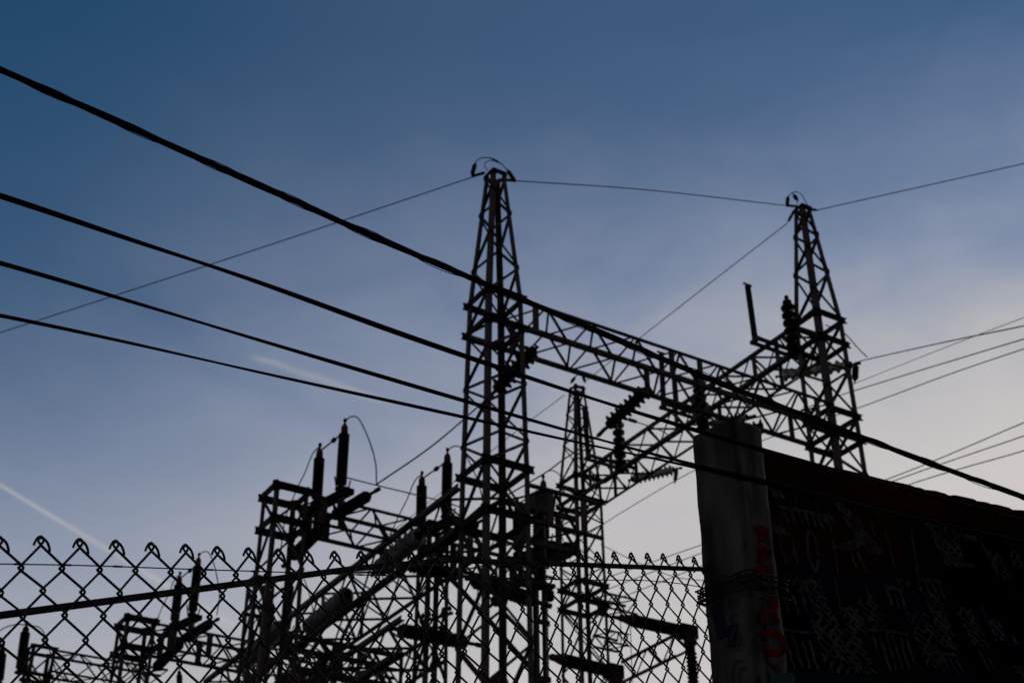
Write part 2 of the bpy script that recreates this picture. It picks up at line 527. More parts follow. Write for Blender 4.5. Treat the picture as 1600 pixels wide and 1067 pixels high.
c1 = Vector((-0.36, 25.45, 0))
c2 = Vector((7.664, 29.98, 0)) + (A + B)*0.45
c3 = Vector((1.91, 39.05, 0)) + (A + B)*0.49
def spread(a, b, n): return [a + (b - a)*k/n for k in range(n + 1)]
low = [0.3 + 0.95*k for k in range(13)]

lattice_tower('tall rust brown lattice tower with a pointed peak, nearest the chain link fence', c1,
              lerp_w([(0, 1.16), (14.2, 1.01), (18.35, 0.86), (21.86, 0.33)]), [0, 14.2, 18.35, 21.86],
              low + [13.2, 14.28] + spread(14.28, 17.6, 5)[1:] + [18.35, 19.2, 20.0, 20.7, 21.3, 21.75],
              [13.2, 14.28, 17.6, 18.35, 21.78], group=None)
lattice_tower('lattice tower with a pointed peak rising behind the dark painted wall', c2,
              lerp_w([(0, 1.05), (17.6, 0.91), (21.05, 0.86), (24.75, 0.30)]), [0, 17.6, 21.05, 24.75],
              low + spread(12.0, 17.6, 6)[1:] + [18.25] + spread(18.25, 20.32, 3)[1:] + [21.05, 21.85, 22.6, 23.25, 23.8, 24.3, 24.68],
              [16.2, 17.6, 18.25, 20.32, 21.05, 24.66], leg=.14, brace=.065)
lattice_tower('slender lattice tower standing behind and between the two taller peaked towers', c3,
              lerp_w([(0, 1.1), (20.3, 0.97), (21.05, 0.93), (24.5, 0.34)]), [0, 20.3, 21.05, 24.5],
              low + spread(12.0, 17.0, 5)[1:] + [17.6] + spread(17.6, 20.32, 4)[1:] + [21.05, 21.75, 22.4, 23.0, 23.5, 23.95, 24.35],
              [17.0, 17.6, 20.32, 21.05, 24.38], leg=.10, brace=.045)

# girders of the switchyard
sA = c1 + A*0.43 - B*0.46
LA = (c2 - (A + B)*0.45 - sA).dot(A)
lattice_beam('long lattice girder running from the front tower to the tower behind the wall', sA, A, LA, 0.93, 17.6, 18.32, 15, B,
             battens=(0.3, 3.9, 4.7, 8.2))
sB = c2 + B*0.44 - A*0.44
LB = (c3 - (A + B)*0.49 - sB).dot(B)
lattice_beam('high lattice girder between the tower behind the wall and the slender rear tower', sB, B, LB, 0.9, 20.35, 21.05, 17, A,
             battens=(0.7, 1.6, 4.2, 5.0, 8.2, 9.3))
sD = c1 + B*0.5 - A*0.5
lattice_beam('low lattice girder receding to the rear from the front tower', sD, B, 14.0, 1.0, 13.2, 14.1, 19, A, chord=0.11,
             battens=(2.6, 6.4, 10.4))
F4 = Vector((-4.749, 25.745, 0))
F5 = Vector((-9.43, 33.0, 0))
F6 = Vector((-12.29, 34.95, 0))
def gantry(label, F, w, group=None):
    c = F + (A + B)*(w/2)
    return lattice_tower(label, c, lerp_w([(0, w + .16), (13.4, w), (14.28, w)]), [0, 13.4, 14.28], low + [12.55, 13.45, 14.2],
                         [13.5, 14.22], name='gantry_post', leg=0.1, brace=0.045)
gantry('flat topped lattice gantry post with two tall bushings on its girder, above the fence', F4, 0.72)
gantry('flat topped lattice gantry post seen through the fence left of the taller posts', F5, 0.75)
gantry('small far lattice gantry post at the extreme left, seen through the fence', F6, 0.6)
gantry('lattice post carrying the low girder behind the fence rail', c1 + B*2.55 - A*0.1, 0.5)
sC = F4 + A*0.72
LC = (sD - sC).dot(A)
lattice_beam('short lattice girder between the flat topped post and the low receding girder', sC, A, LC, 0.72, 13.62, 14.2, 5, B, chord=0.07, brace=.04, battens=(.35, .75))
lattice_beam('short lattice girder behind the front tower, reaching to the grey column', sC + A*(LC + 1.0), A, 2.6, 0.72, 13.62, 14.2, 5, B, chord=0.07, brace=.04, battens=(.4, 1.9))
sE = F5 + A*0.75
LE = (sD - sE).dot(A)
lattice_beam('lattice girder leaving the gantry post seen through the fence', sE, A, LE, 0.72, 13.62, 14.2, 5, B, chord=0.07, brace=.04, battens=(.4, 1.4))
lattice_beam('lattice girder far behind the fence, beyond the low receding girder', sE + A*(LE + 1.0), A, 3.4, 0.72, 13.62, 14.2, 6, B, chord=0.07, brace=.04)
lattice_beam('lattice girder at the far left leaving the smallest gantry post', F6 + A*0.6, A, 3.0, 0.58, 13.65, 14.2, 5, B, chord=0.06, brace=.035)
lattice_beam('stub girder bracketed off the slender rear tower', c3 + A*0.49 - B*0.3, A, 1.25, 0.6, 17.05, 17.5, 3, B, chord=0.07, brace=.04)
lattice_beam('stub girder on the far side of the slender rear tower, lower than the other stub', c3 + A*0.49 - B*0.3 , A, 0.9, 0.6, 16.0, 16.35, 2, B, chord=0.06, brace=.035)
lattice_beam('low lattice girder leaving the right side of the front tower for the dark column', c1 + A*0.5 - B*0.46, A, 1.75, 0.92, 13.25, 14.0, 3, B, chord=0.1, brace=.05, battens=(.5, 1.3))
lattice_beam('lower bus girder under the receding girder, close behind the fence', c1 + B*2.8 - A*0.5, B, 8.0, 1.0, 11.4, 12.1, 11, A, chord=0.1, brace=.05, battens=(2, 5))
lattice_beam('lower bus girder crossing left of the front tower at fence level', c1 - A*2.4 + B*3.8, A, 2.3, 0.8, 11.0, 11.7, 4, B, chord=0.09, brace=.05, battens=(1,))
lattice_beam('lower bus girder crossing far behind the fence, near the bottom edge', c1 - A*1.0 + B*7.2, A, 2.4, 0.8, 12.3, 13.0, 4, B, chord=0.09, brace=.05, battens=(1,))
gantry('lattice post in the dark clutter left of the receding girder', c1 - A*2.1 + B*7.2, 0.5)
g0, g1 = (2.885, 33, 12.67), (4.011, 31.2, 12.69)
ga = V(g1) - V(g0)
gl = ga.length
lattice_beam('low lattice girder beside the concrete post, rising towards it', V(g0)*1, ga.normalized(), gl, 0.5, 0, 0.5, 4, B, chord=0.06, brace=.035)

# ------------------------------------------------------------------ insulators
def strain(label, p, q, rs, n, m, rc=None, bell=False, rod0=0.12, rod1=0.3, cap=None, group=None, name='strain_insulator'):
    p, q = V(p), V(q)
    d = (q - p).normalized()
    t = thing(name, label, 'insulator', p, group)
    L = (q - p).length
    rc = rc or rs*0.6
    lathe('shed_body', p, q, sheds(L, n, rc, rs, bell), m, t, 18)
    for e, s, ln in ((p, -d, rod0), (q, d, rod1)):
        lathe('end_fitting', e - s*0.03, e + s, [(0, 0), (0, rc*0.95), (.07, rc*0.9), (.1, rc*0.35), (ln*.6 + .06, rc*0.3), (ln*.6 + .07, rc*.42), (ln + .05, rc*.42), (ln + .06, 0)], cap or M['steel_dark'], t, 12)
    return t

def post(label, base, top, rs, n, m, capm, bell=False, group=None, cap_len=0.28, name='post_insulator'):
    base, top = V(base), V(top)
    d = (top - base).normalized()
    L = (top - base).length
    t = thing(name, label, 'insulator', base, group)
    rc = rs*0.8 if not bell else rs*0.36
    lathe('base_flange', base - d*0.12, top, [(0, 0), (0, rs*1.05), (.035, rs*1.05), (.045, rs*.7), (.1, rs*.62), (.13, rs*.62), (.13, 0)], M['steel_dark'], t)
    lathe('shed_body', base, top, sheds(L - cap_len, n, rc, rs, bell), m, t, 20)
    cp = lathe('cap', base + d*(L - cap_len), top, [(0, 0), (0, rs*.66), (cap_len*.55, rs*.62), (cap_len*.78, rs*.4), (cap_len*.85, rs*.22), (cap_len*.9, 0)], capm, t)
    lathe('terminal', top - d*cap_len*.14, top + d, [(0, 0), (0, rs*.2), (.05, rs*.2), (.06, rs*.34), (.12, rs*.3), (.13, 0)], M['steel_dark'], cp, 10)
    return t

def wire(label, pts, r, m='conductor', name='overhead_wire', cat='wire', smooth=True, group=None, n=6, cm=8):
    o = tube(name, catmull(pts, cm) if smooth and len(pts) > 2 else pts, r, M[m], None, n)
    o['kind'] = 'thing'
    return tag(o, label, cat, group)

def dup(root, shift, label, group=None):
    r = root.copy(); COL.objects.link(r)
    r.location = root.location + shift
    r['label'] = label
    if group: r['group'] = group
    for ch in list(root.children):
        c = ch.copy(); COL.objects.link(c); c.parent = r; c.location = ch.location
        for g_ in list(ch.children):
            d = g_.copy(); COL.objects.link(d); d.parent = c; d.location = g_.location
    return r

# phase sets standing across the low girders: two bushings on a sloping channel, a strain insulator each side, jumpers
def build_set():
    out = {}
    out['front'] = post('', (-3.517, 26.3, 14.48), (-3.521, 26.3, 15.93), 0.118, 24, M['polymer'], M['cap_red'])
    out['rear'] = post('', (-4.097, 26.98, 14.49), (-4.111, 26.98, 15.71), 0.118, 24, M['polymer'], M['cap_red'])
    t = thing('insulator_base', '', 'bracket', (-3.831, 26.6, 14.15))
    p, q = V((-4.388, 27.2, 14.24)), V((-3.294, 26.05, 14.23))
    bar('base_channel', p, q, [(-.11, -.06), (.11, -.06), (.11, -.045), (-.095, -.045), (-.095, .045), (.11, .045), (.11, .06), (-.11, .06)], M['steel'], t)
    for f in (.32, .82):
        b = p.lerp(q, f)
        bar('pedestal', b - Z*.5, b + Z*.02, rect(.12, .1), M['steel'], t)
    for sx in (-.14, .1):
        b = p.lerp(q, .85) + A*sx
        lathe('tie_rod', b + Z*.05, b + Z*.3 + A*sx*.4, [(0, 0), (0, .016), (.3, .016), (.3, 0)], M['steel_dark'], t, 6)
    out['base'] = t
    out['strain_front'] = strain('', (-3.586, 26.25, 13.77), (-2.889, 25.5, 13.83), 0.125, 16, M['polymer'], rc=0.105, rod0=.15, rod1=.38)
    out['strain_rear'] = strain('', (-3.954, 27.2, 13.96), (-4.633, 27.9, 13.61), 0.14, 16, M['polymer'], rc=0.118, rod0=.15, rod1=.38)
    def jw(pts, r=.014): return wire('', pts, r, 'conductor', 'jumper_wire', n=6)
    out['jump_front'] = jw([(-3.51, 26.3, 15.97), (-3.381, 26.2, 16.01), (-3.218, 26.1, 15.91), (-3.03, 26, 15.52), (-2.856, 25.8, 15.01), (-2.765, 25.7, 14.64), (-2.72, 25.5, 14.3), (-2.689, 25.3, 13.99)])
    out['jump_rear'] = jw([(-4.128, 27, 15.72), (-4.233, 27.1, 15.68), (-4.32, 27.2, 15.58), (-4.451, 27.4, 15.33), (-4.622, 27.6, 15.06), (-4.783, 27.9, 14.84), (-4.903, 28.1, 14.62), (-5.018, 28.5, 14.32), (-5.048, 28.8, 14), (-4.912, 28.9, 13.86)])
    t = thing('bus_rod', '', 'rod', (-4.082, 27, 15.64))
    p, q = V((-4.079, 26.98, 15.63)), V((-3.547, 26.3, 15.68))
    lathe('rod', p, q, [(0, 0), (0, .018), ((q-p).length, .018), ((q-p).length, 0)], M['conductor'], t, 8)
    b = p.lerp(q, .58)
    lathe('clamp', b - B*.05, b + B*.05, [(0, 0), (0, .05), (.1, .05), (.1, 0)], M['steel_dark'], t, 8)
    out['rod'] = t
    return out

where = ['above the flat topped post', 'just left of the front tower', 'behind the front tower legs',
         'seen low through the fence', 'in the clutter behind the fence']
def set_labels(w):
    return {'front': ('taller black ribbed bushing with rust red cap, ' + w, 'tall ribbed bushings'),
            'rear': ('lower black ribbed bushing with rust red cap, ' + w, 'tall ribbed bushings'),
            'base': ('sloping steel channel under the pair of bushings ' + w, 'bushing channels'),
            'strain_front': ('thick black insulator tilted up and forward ' + w, 'black strain insulators'),
            'strain_rear': ('thick black insulator hanging down and back ' + w, 'black strain insulators'),
            'jump_front': ('thin looped jumper wire from the taller bushing ' + w, 'jumper wires'),
            'jump_rear': ('thin jumper wire curving from the lower bushing ' + w, 'jumper wires'),
            'rod': ('short clamped rod joining the two bushings ' + w, 'bus rods')}
base_set = build_set()
for k, (lb, gr) in set_labels(where[0]).items():
    base_set[k]['label'] = lb; base_set[k]['group'] = gr
shifts = [A*2.5 + B*0.06, A*5.0 + B*.1, B*8.25 - A*0.1, B*8.25 + A*2.4]
for w, sh in zip(where[1:], shifts):
    lab = set_labels(w)
    for k, o in base_set.items():
        if w == where[2] and k in ('jump_front', 'strain_front'): continue
        if w == where[1] and k == 'strain_rear': continue
        dup(o, sh, *lab[k])

# disc strings under the long girder and the lines they hold
def bells(label, p, q, rs, n, m, group=None, **k):
    return strain(label, p, q, rs, n, m, rc=rs*.58, bell=True, group=group, **k)
bells('brown disc insulator string hanging inside the front tower, under the long girder', (0.4471, 25.75, 17.33), (-0.3161, 26.05, 16.58), .21, 8, M['porcelain'], rod1=.2)
bells('brown disc insulator string hanging in open sky under the middle of the long girder', (3.044, 28.3, 17.79), (2.218, 28.7, 17.13), .205, 8, M['porcelain'], rod1=.35)
bells('brown disc insulator string almost hidden behind the concrete post', (5.904, 30.2, 17.85), (5.074, 30.4, 17.58), .19, 8, M['porcelain'])
wire('conductor sloping down from the disc string in the front tower to the left bushings', [(-0.3566, 26.05, 16.52), (-1.569, 25.6, 15.05), (-2.689, 25.3, 13.99)], .018)
wire('conductor sloping down from the disc string in open sky, behind the rear tower', [(2.112, 28.72, 17.03), (1.796, 28.5, 16.63), (1.11, 27.9, 15.84), (0.6155, 27.4, 15.22), (-0.7292, 26.7, 14.03)], .018)
lathe_c = strain('short ribbed clamp below the disc string in open sky', (2.128, 28.72, 17.06), (1.952, 28.6, 16.81), .05, 4, M['steel_dark'], rod0=.05, rod1=.05, name='line_clamp')
wire('thin slack wire with a clamp leaving the disc string in open sky', [(2.543, 28, 16.91), (2.914, 28.6, 17.12), (3.506, 29.5, 17.4), (3.796, 30, 17.46)], .014)
strain('small clamp on the slack wire right of the disc string', (2.609, 28.1, 16.95), (2.808, 28.4, 17.05), .045, 3, M['steel_dark'], rod0=.05, rod1=.05, name='line_clamp')

# bell post insulators and open switch blades on the high girder
def switch(tag_words, pb, pt, blade_b, blade_t, yb, yt):
    post('stack of black bell insulators on the high girder ' + tag_words, pb, pt, .185, 6, M['porcelain'], M['steel_dark'], bell=True, group='bell insulator stacks', cap_len=.12)
    t = thing('switch_blade', 'upright switch blade beside the high girder ' + tag_words, 'switch', blade_b, 'open switch blades')
    bb, bt = V(blade_b), V(blade_t)
    bm = bmesh.new(); sweep(bm, [bb, bb.lerp(bt, .5), bt], rect(.12, .10), A)
    obj('blade', bm, M['steel_dark'], t)
    bar('contact_tip', bt - A*.14 + Z*.02, bt + A*.14 + Z*.02, rect(.03, .05), M['steel_dark'], t)
    for sy in (-.12, .12):
        bar('bracket_arm', bb - A*.05 + B*sy, bb + A*1.55 + B*sy, rect(.07, .09), M['steel'], t)
    bar('bracket_end', bb - B*.16, bb + B*.16, rect(.09, .1), M['steel'], t)
    return t
switch('next to the tower behind the wall', (7.145, 30.8, 20.41), (7.128, 30.8, 21.93), (6.216, 30.9, 20.75), (6.176, 30.9, 22.45), 0, 0)
switch('at the middle, behind the long girder', (5.208, 34.3, 20.14), (5.185, 34.3, 21.75), (4.188, 34.4, 20.81), (4.219, 34.4, 22.51), 0, 0)
switch('next to the slender rear tower', (3.173, 37.4, 20.47), (3.15, 37.4, 22.1), (2.237, 37.6, 20.87), (2.176, 37.6, 22.57), 0, 0)

# glass strings and the lines running off to the right
def glass(label, p, q): return bells(label, p, q, .17, 9, M['glass'], group='greenish glass strings', rod0=.15, rod1=.25)
glass('greenish glass disc string seen through the tower behind the wall', (6.948, 31.6, 20.11), (8.597, 31.1, 20.13))
glass('greenish glass disc string against open sky between the slender tower and concrete post', (3.612, 38.3, 20.48), (4.792, 38.1, 20.69))
glass('greenish glass disc string just above the top of the concrete post', (5.503, 34.6, 20.35), (6.42, 34.3, 20.38))
strain('short dark ribbed insulator hanging beside the tower behind the wall', (8.71, 31, 20.03), (8.645, 31, 19.66), .09, 5, M['porcelain'], rod0=.1, rod1=.1)
strain('short dark ribbed fitting hanging at the end of the open sky glass string', (4.874, 38, 20.62), (4.815, 38, 20.3), .07, 4, M['porcelain'], rod0=.1, rod1=.1)
strain('short dark fitting hanging under the long girder by the concrete post', (6.019, 30.4, 18.1), (5.988, 30.4, 17.78), .07, 4, M['porcelain'], rod0=.1, rod1=.1)
wire('thin dropper wire hanging under the long girder by the concrete post', [(5.988, 30.4, 17.78), (5.968, 30.4, 17.57), (5.933, 30.4, 17.06)], .012)
wire('highest of the line wires leaving the tower behind the wall to the right', [(8.655, 31, 20.11), (8.874, 30.3, 19.82), (9.171, 25.5, 17.35), (9.544, 22.4, 15.77), (9.901, 19.4, 14.25)], .013)
wire('jumper wire dropping from the tower behind the wall onto the highest line wire', [(7.94, 30.4, 20.89), (8.309, 30.2, 20.53), (8.604, 30.2, 20.09), (8.834, 30.3, 19.87)], .015, name='jumper_wire')
wire('faint thin wire crossing the highest line wire right of the tower', [(9.902, 36, 22.37), (10.83, 34.5, 22.08), (11.85, 32, 21.36), (12.66, 29.6, 20.57), (13.45, 27, 19.69)], .009)
wire('second line wire leaving the tower behind the wall to the right', [(7.887, 34, 20.44), (8.498, 32.4, 19.95), (9.182, 29.4, 18.75), (9.848, 26.8, 17.72), (10.33, 24.4, 16.72), (10.9, 21.4, 15.44)], .013)
wire('long line wire passing behind the slender tower and on to the right edge', [(1.562, 46, 21.25), (2.987, 44, 21.59), (5.672, 40.6, 21.87), (7.321, 38, 21.52), (8.479, 36, 21.05), (9.501, 33.6, 20.33), (10.63, 30, 19.17), (11.55, 27.4, 18.32), (12.39, 24.4, 17.23)], .013)
for k, (y0, y1, y2, y3, lab) in enumerate([(905, 850, 747, 660, 'upper'), (912, 860, 752, 682, 'middle'), (936, 878, 768, 704, 'lowest')]):
    wire(lab + ' of the three parallel line wires above the painted wall', [(0, 0, 1.6)] if False else
         [((2.715, 41, 18.41), (5.419, 38, 18.22), (9.44, 32.4, 17.53), (11.52, 28.2, 16.87), (12.63, 25.6, 16.38)),
          ((2.7, 41, 18.01), (5.4, 38, 17.97), (9.425, 32.4, 17.42), (11.45, 28.2, 16.53), (12.52, 25.6, 15.91)),
          ((2.683, 41, 17.58), (5.371, 38, 17.57), (9.389, 32.4, 17.17), (11.38, 28.2, 16.16), (12.42, 25.6, 15.46))][k], .013)
wire('thin wire slanting down right from the slender tower behind the fence loops', [(2.626, 39.6, 18.96), (3.826, 40, 18.51), (5.003, 40.4, 18.21), (6.413, 40.8, 18.24)], .012)

# shield wires at the tower peaks
wire('shield wire running from the front tower peak out past the left edge', [(-0.8773, 25.37, 21.7), (-6.508, 27.54, 21.1), (-13.29, 31.21, 21.3), (-15.17, 32.28, 21.4)], .013)
wire('shield wire strung between the two taller tower peaks', [(0.1064, 25.51, 21.7), (3.34, 27.9, 23.28), (7.328, 30.5, 24.75)], .013)
wire('shield wire running from the right hand peak out past the right edge', [(8.228, 30.6, 24.67), (10.6, 29.14, 24.3), (12.85, 27.97, 24.1), (14.2, 27.29, 24)], .013)
wire('shield wire sloping down from the right hand peak to the slender rear tower', [(7.357, 30.6, 24.23), (5.28, 34, 24.24), (3.8, 36.8, 24.43), (2.399, 39.5, 24.61)], .013)
wire('shield wire sloping down left from the slender rear tower', [(1.671, 39.6, 24.13), (-0.1059, 43.5, 24.71), (-2.87, 48.5, 24.85), (-5.115, 52, 24.72)], .013)
wire('straight thin wire linking the phases behind the left bushings', [(-3.395, 26.2, 14.59), (-2.837, 26.7, 14.66), (-1.643, 27.8, 14.84), (-1.001, 28.4, 14.9)], .014)
def peak_gear(w, a, b, c_, d_, jump, inner):
    strain('small ribbed insulator on the left of the peak, ' + w, a, b, .055, 5, M['porcelain'], rc=.03, rod0=.05, rod1=.05, group='peak insulators')
    strain('small ribbed insulator on the right of the peak, ' + w, c_, d_, .055, 5, M['porcelain'], rc=.03, rod0=.05, rod1=.05, group='peak insulators')
    wire('jumper arch over the peak, ' + w, jump, .013, name='jumper_wire')
    if inner: wire('small inner wire loop at the peak, ' + w, inner, .010, name='jumper_wire')
peak_gear('front tower', (-0.8205, 25.3, 22), (-0.876, 25.3, 21.74), (-0.0678, 25.8, 22.21), (0.0638, 25.8, 21.96),
          [(-0.8207, 25.3, 22.01), (-0.7652, 25.35, 22.18), (-0.6064, 25.4, 22.29), (-0.4032, 25.5, 22.32), (-0.2282, 25.6, 22.27), (-0.0678, 25.8, 22.21)],
          [(-0.5462, 25.4, 21.91), (-0.6052, 25.4, 22.08), (-0.5193, 25.45, 22.23), (-0.3591, 25.5, 22.27)])
bar_t = thing('wire_arm', 'short steel arm holding the shield wire left of the front peak', 'bracket', (-0.6738, 25.3, 21.76))
bar('arm', (-0.8752, 25.3, 21.67), (-0.604, 25.4, 21.85), rect(.05, .05), M['steel_dark'], bar_t)
bar_t = thing('wire_arm', 'short steel arm holding the shield wire right of the front peak', 'bracket', (-0.0537, 25.7, 21.87))
bar('arm', (-0.2, 25.7, 21.89), (0.1076, 25.8, 21.93), rect(.05, .05), M['steel_dark'], bar_t)
lathe_o = strain('dark clamp on the jumper arch over the front peak', (-0.4179, 25.5, 22.32), (-0.3158, 25.55, 22.29), .035, 2, M['steel_dark'], rod0=.03, rod1=.03, name='line_clamp')
peak_gear('tower behind the wall', (7.441, 30.5, 25.01), (7.399, 30.5, 24.78), (7.62, 30.5, 25.08), (7.675, 30.5, 24.95),
          [(7.46, 30.5, 25.03), (7.561, 30.5, 25.16), (7.716, 30.55, 25.24), (7.855, 30.6, 25.17), (7.945, 30.7, 25.05), (7.999, 30.7, 24.92)], [(7.692, 30.5, 24.95), (7.678, 30.5, 24.82), (7.612, 30.5, 24.69)])
strain('small insulator dead ending the sloping shield wire at the right hand peak', (7.544, 30.5, 24.54), (7.419, 30.6, 24.34), .05, 4, M['porcelain'], rc=.03, rod0=.05, rod1=.05)
strain('small insulator holding the shield wire right of the peak behind the wall', (7.973, 30.6, 24.7), (8.16, 30.6, 24.67), .05, 4, M['porcelain'], rc=.03, rod0=.08, rod1=.05)
bar_t = thing('wire_arm', 'short steel arm left of the peak behind the wall', 'bracket', (7.48, 30.5, 24.73))
bar('arm', (7.362, 30.5, 24.75), (7.691, 30.6, 24.79), rect(.05, .05), M['steel_dark'], bar_t)
peak_gear('slender rear tower', (2.006, 39.4, 24.65), (1.899, 39.4, 24.49), (2.28, 39.5, 24.76), (2.336, 39.5, 24.57),
          [(1.943, 39.4, 24.58), (2.049, 39.4, 24.72), (2.194, 39.4, 24.75), (2.3, 39.5, 24.71)], None)

# grey ribbed insulators lying along the low girder
for w, p, q, n in (('just left of the front tower', (-1.907, 26.45, 13.41), (-2.821, 27.9, 13.29), 8), ('behind the middle of the fence', (-3.611, 29.2, 13.27), (-4.706, 31, 13.16), 8),
                ('lowest, near the bottom edge', (-5.533, 32.4, 13.74), (-6.653, 34.2, 13.45), 8)):
    bells('grey ribbed insulator string along the low girder, ' + w, p, q, .195, n, M['grey_porcelain'], group='grey insulator strings')

# grey column with a housing behind the front tower
cc = c1 + A*2.25 + B*1.9
t = thing('equipment_column', 'dark steel column with a ribbed bushing and boxy head, right of the front tower', 'column', cc)
for s_ in (-1, 1):
    bar('column_leg', cc + A*.11*s_, cc + A*.11*s_ + Z*13.0, rect(.08, .2), M['box_grey'], t)
bar('cross_plate', cc - A*.3 + Z*13.05, cc + A*.3 + Z*13.05, rect(.3, .08), M['box_grey'], t)
lathe('shed_body', cc + Z*13.1, cc + Z*14.8, sheds(1.65, 22, .115, .145), M['polymer'], t, 18)
bm = bmesh.new()
for z0, z1, ww in ((14.75, 14.83, .46), (14.83, 15.14, .38), (15.14, 15.2, .26)):
    sweep(bm, [cc + Z*z0, cc + Z*z1], rect(ww, ww*.9), B)
hd = obj('housing', bm, M['box_grey'], t)
for sx in (-.3, .3):
    lathe('knob', cc + A*sx*.8 + Z*12.75, cc + A*sx*.8 + Z*13.0, [(0, 0), (0, .06), (.05, .1), (.2, .1), (.25, .05), (.25, 0)], M['polymer'], t, 10)
for k in range(9):
    z = 2.6 + k*1.2
    bar('lacing_plate', cc - A*.16 - B*.11 + Z*z, cc + A*.16 - B*.11 + Z*z, rect(.012, .12), M['box_grey'], t)
wire('looping wire from the grey column housing to the slender tower', [(0.6377, 28.4, 15.7), (0.7821, 29.5, 16.35), (0.9468, 31, 17.13), (1.139, 33, 18.08), (1.418, 36, 19.37)], .014)
wire('thin wire falling from the grey column to the slender tower leg', [(0.6886, 28.4, 15.34), (0.9327, 31, 16.39), (1.307, 35, 18.02)], .012)
wire('thin wire falling steeply from the grey column past the slender tower', [(0.6881, 28.4, 15.31), (0.9687, 31, 15.89), (1.283, 34, 16.69), (1.628, 37, 17.25)], .012)

# black insulators low behind the fence
P_ = M['polymer']
strain('thick black insulator rising right from behind the front tower base', (0.4962, 28.4, 13.64), (1.223, 29.2, 14.28), .19, 12, P_, rc=.16, rod0=.2, rod1=.2)
strain('large black insulator crossing behind the front tower legs, pointing down right', (-0.7824, 27.2, 12.74), (0.3979, 28, 12.63), .17, 16, P_, rc=.14, rod0=.2, rod1=.45)
strain('long black insulator low in the middle behind the fence, rod end at its right', (-2.241, 27, 11.62), (-0.9884, 27.6, 11.58), .15, 20, P_, rc=.12, rod0=.2, rod1=.35)
strain('black insulator lying low across the front tower, left of the tower legs', (-2.108, 27, 12.97), (-1.132, 27.4, 12.95), .13, 14, P_, rc=.1, rod0=.2, rod1=.3)
def breaker(label, p, q, col_px, m=P_):
    p, q = V(p), V(q)
    d = (q - p).normalized(); L = (q - p).length
    t = thing('circuit_breaker', label, 'breaker', q, 'circuit breakers low by the concrete post')
    lathe('shed_body', p, q, sheds(L, 24, .105, .145), m, t, 18)
    cap_ = lathe('end_cap', p - d*.5, p, [(0, 0), (.0, .03), (.15, .04), (.18, .075), (.3, .085), (.42, .12), (.5, .12), (.5, 0)], M['cap_red'], t)
    bm = bmesh.new()
    sweep(bm, [q, q + d*.1, q + d*.34, q + d*.42], rect(.26, .3)); obj('elbow_box', bm, M['steel_dark'], t)
    b = q + d*.27
    cm = lathe('column', b - Z*.12, b - Z*4, [(0, 0), (0, .1), (.08, .14), (.14, .14), (.2, .1), (.3, .1)] + [v for k in range(10) for v in ((.34 + k*.09, .1), (.37 + k*.09, .135), (.40 + k*.09, .1))] + [(1.3, .1), (1.32, .16), (1.5, .16), (1.52, .12), (3.9, .12), (3.9, 0)], m, t)
    lathe('red_band', b - Z*.14, b - Z*4, [(0, 0), (0, .152), (.13, .152), (.13, 0)], M['cap_red'], cm)
    bar('support_leg', Vector((b.x, b.y, 0)), b - Z*3.9, rect(.2, .2), M['steel'], t)
    return t
breaker('upper of two long black insulators with reddish tips, on a dark column', (2.629, 30, 12.93), (3.734, 30.6, 12.91), 0)
breaker('lower of two long black insulators with reddish tips, by the bottom edge', (1.079, 30, 12.04), (2.031, 30.6, 12.01), 0)
wire('thin upright wire hanging right of the slender tower behind the fence', [(2.851, 36, 15.99), (2.833, 36, 14.82), (2.806, 36, 13.49)], .014)
wire('thin dropper wire with a knot, left of the concrete post behind the fence', [(2.927, 34, 14.34), (2.915, 34, 13.76), (2.901, 34, 12.83)], .012)
t = thing('dome_cap', 'dark red dome at the bottom edge behind the fence', 'dome', (-0.3075, 28, 10.87))
dc = V((-0.3075, 28, 10.82))
lathe('dome', dc - Z*.12, dc + Z, [(0, 0), (0, .22), (.1, .225), (.2, .205), (.28, .165), (.34, .1), (.37, 0)], M['dome_red'], t, 24)
lathe('stem', dc - Z*4, dc, [(0, 0), (0, .06), (3.9, .06), (3.9, 0)], M['steel_dark'], t)
bar('support_leg', Vector((dc.x, dc.y, 0)), dc - Z*3.9, rect(.15, .15), M['steel'], t)
wire('thick dark cable curving down to the right between the front tower legs', [(-2.026, 27.3, 13.11), (-1.603, 27.3, 13.02), (-1.27, 27.3, 12.81), (-0.8724, 27.3, 12.36), (-0.4162, 27.3, 11.84), (-0.0322, 27.3, 11.37), (0.3452, 27.3, 10.91), (0.7138, 27.3, 10.33)], .055, 'rubber', 'power_cable', 'cable')
wire('dark cable beside the thick curving cable, falling left of the tower', [(-2.714, 28, 13.1), (-3.218, 28, 12.47), (-3.567, 28, 11.64), (-3.64, 28, 10.71)], .04, 'rubber', 'power_cable', 'cable')
t = thing('line_crossarm', 'tiny far crossarm with a row of pin insulators, seen through the fence', 'crossarm', (-3.413, 60, 24.51))
bar('arm', (-4.171, 60, 24.22), (-2.678, 60, 24.66), rect(.12, .12), M['steel'], t)
for k in range(5):
    f = (k + .5)/5
    b = V((-4.171, 60, 24.22)).lerp(V((-2.678, 60, 24.66)), f)
    lathe('pin', b, b + Z*.5, [(0, 0), (0, .04), (.15, .04), (.2, .1), (.3, .08), (.4, .03), (.4, 0)], M['porcelain'], t, 8)
bar('pole', V((-3.418, 60.1, 24.49)) - Z*19, (-3.422, 60.1, 24.67), rect(.16, .16), M['steel'], t)

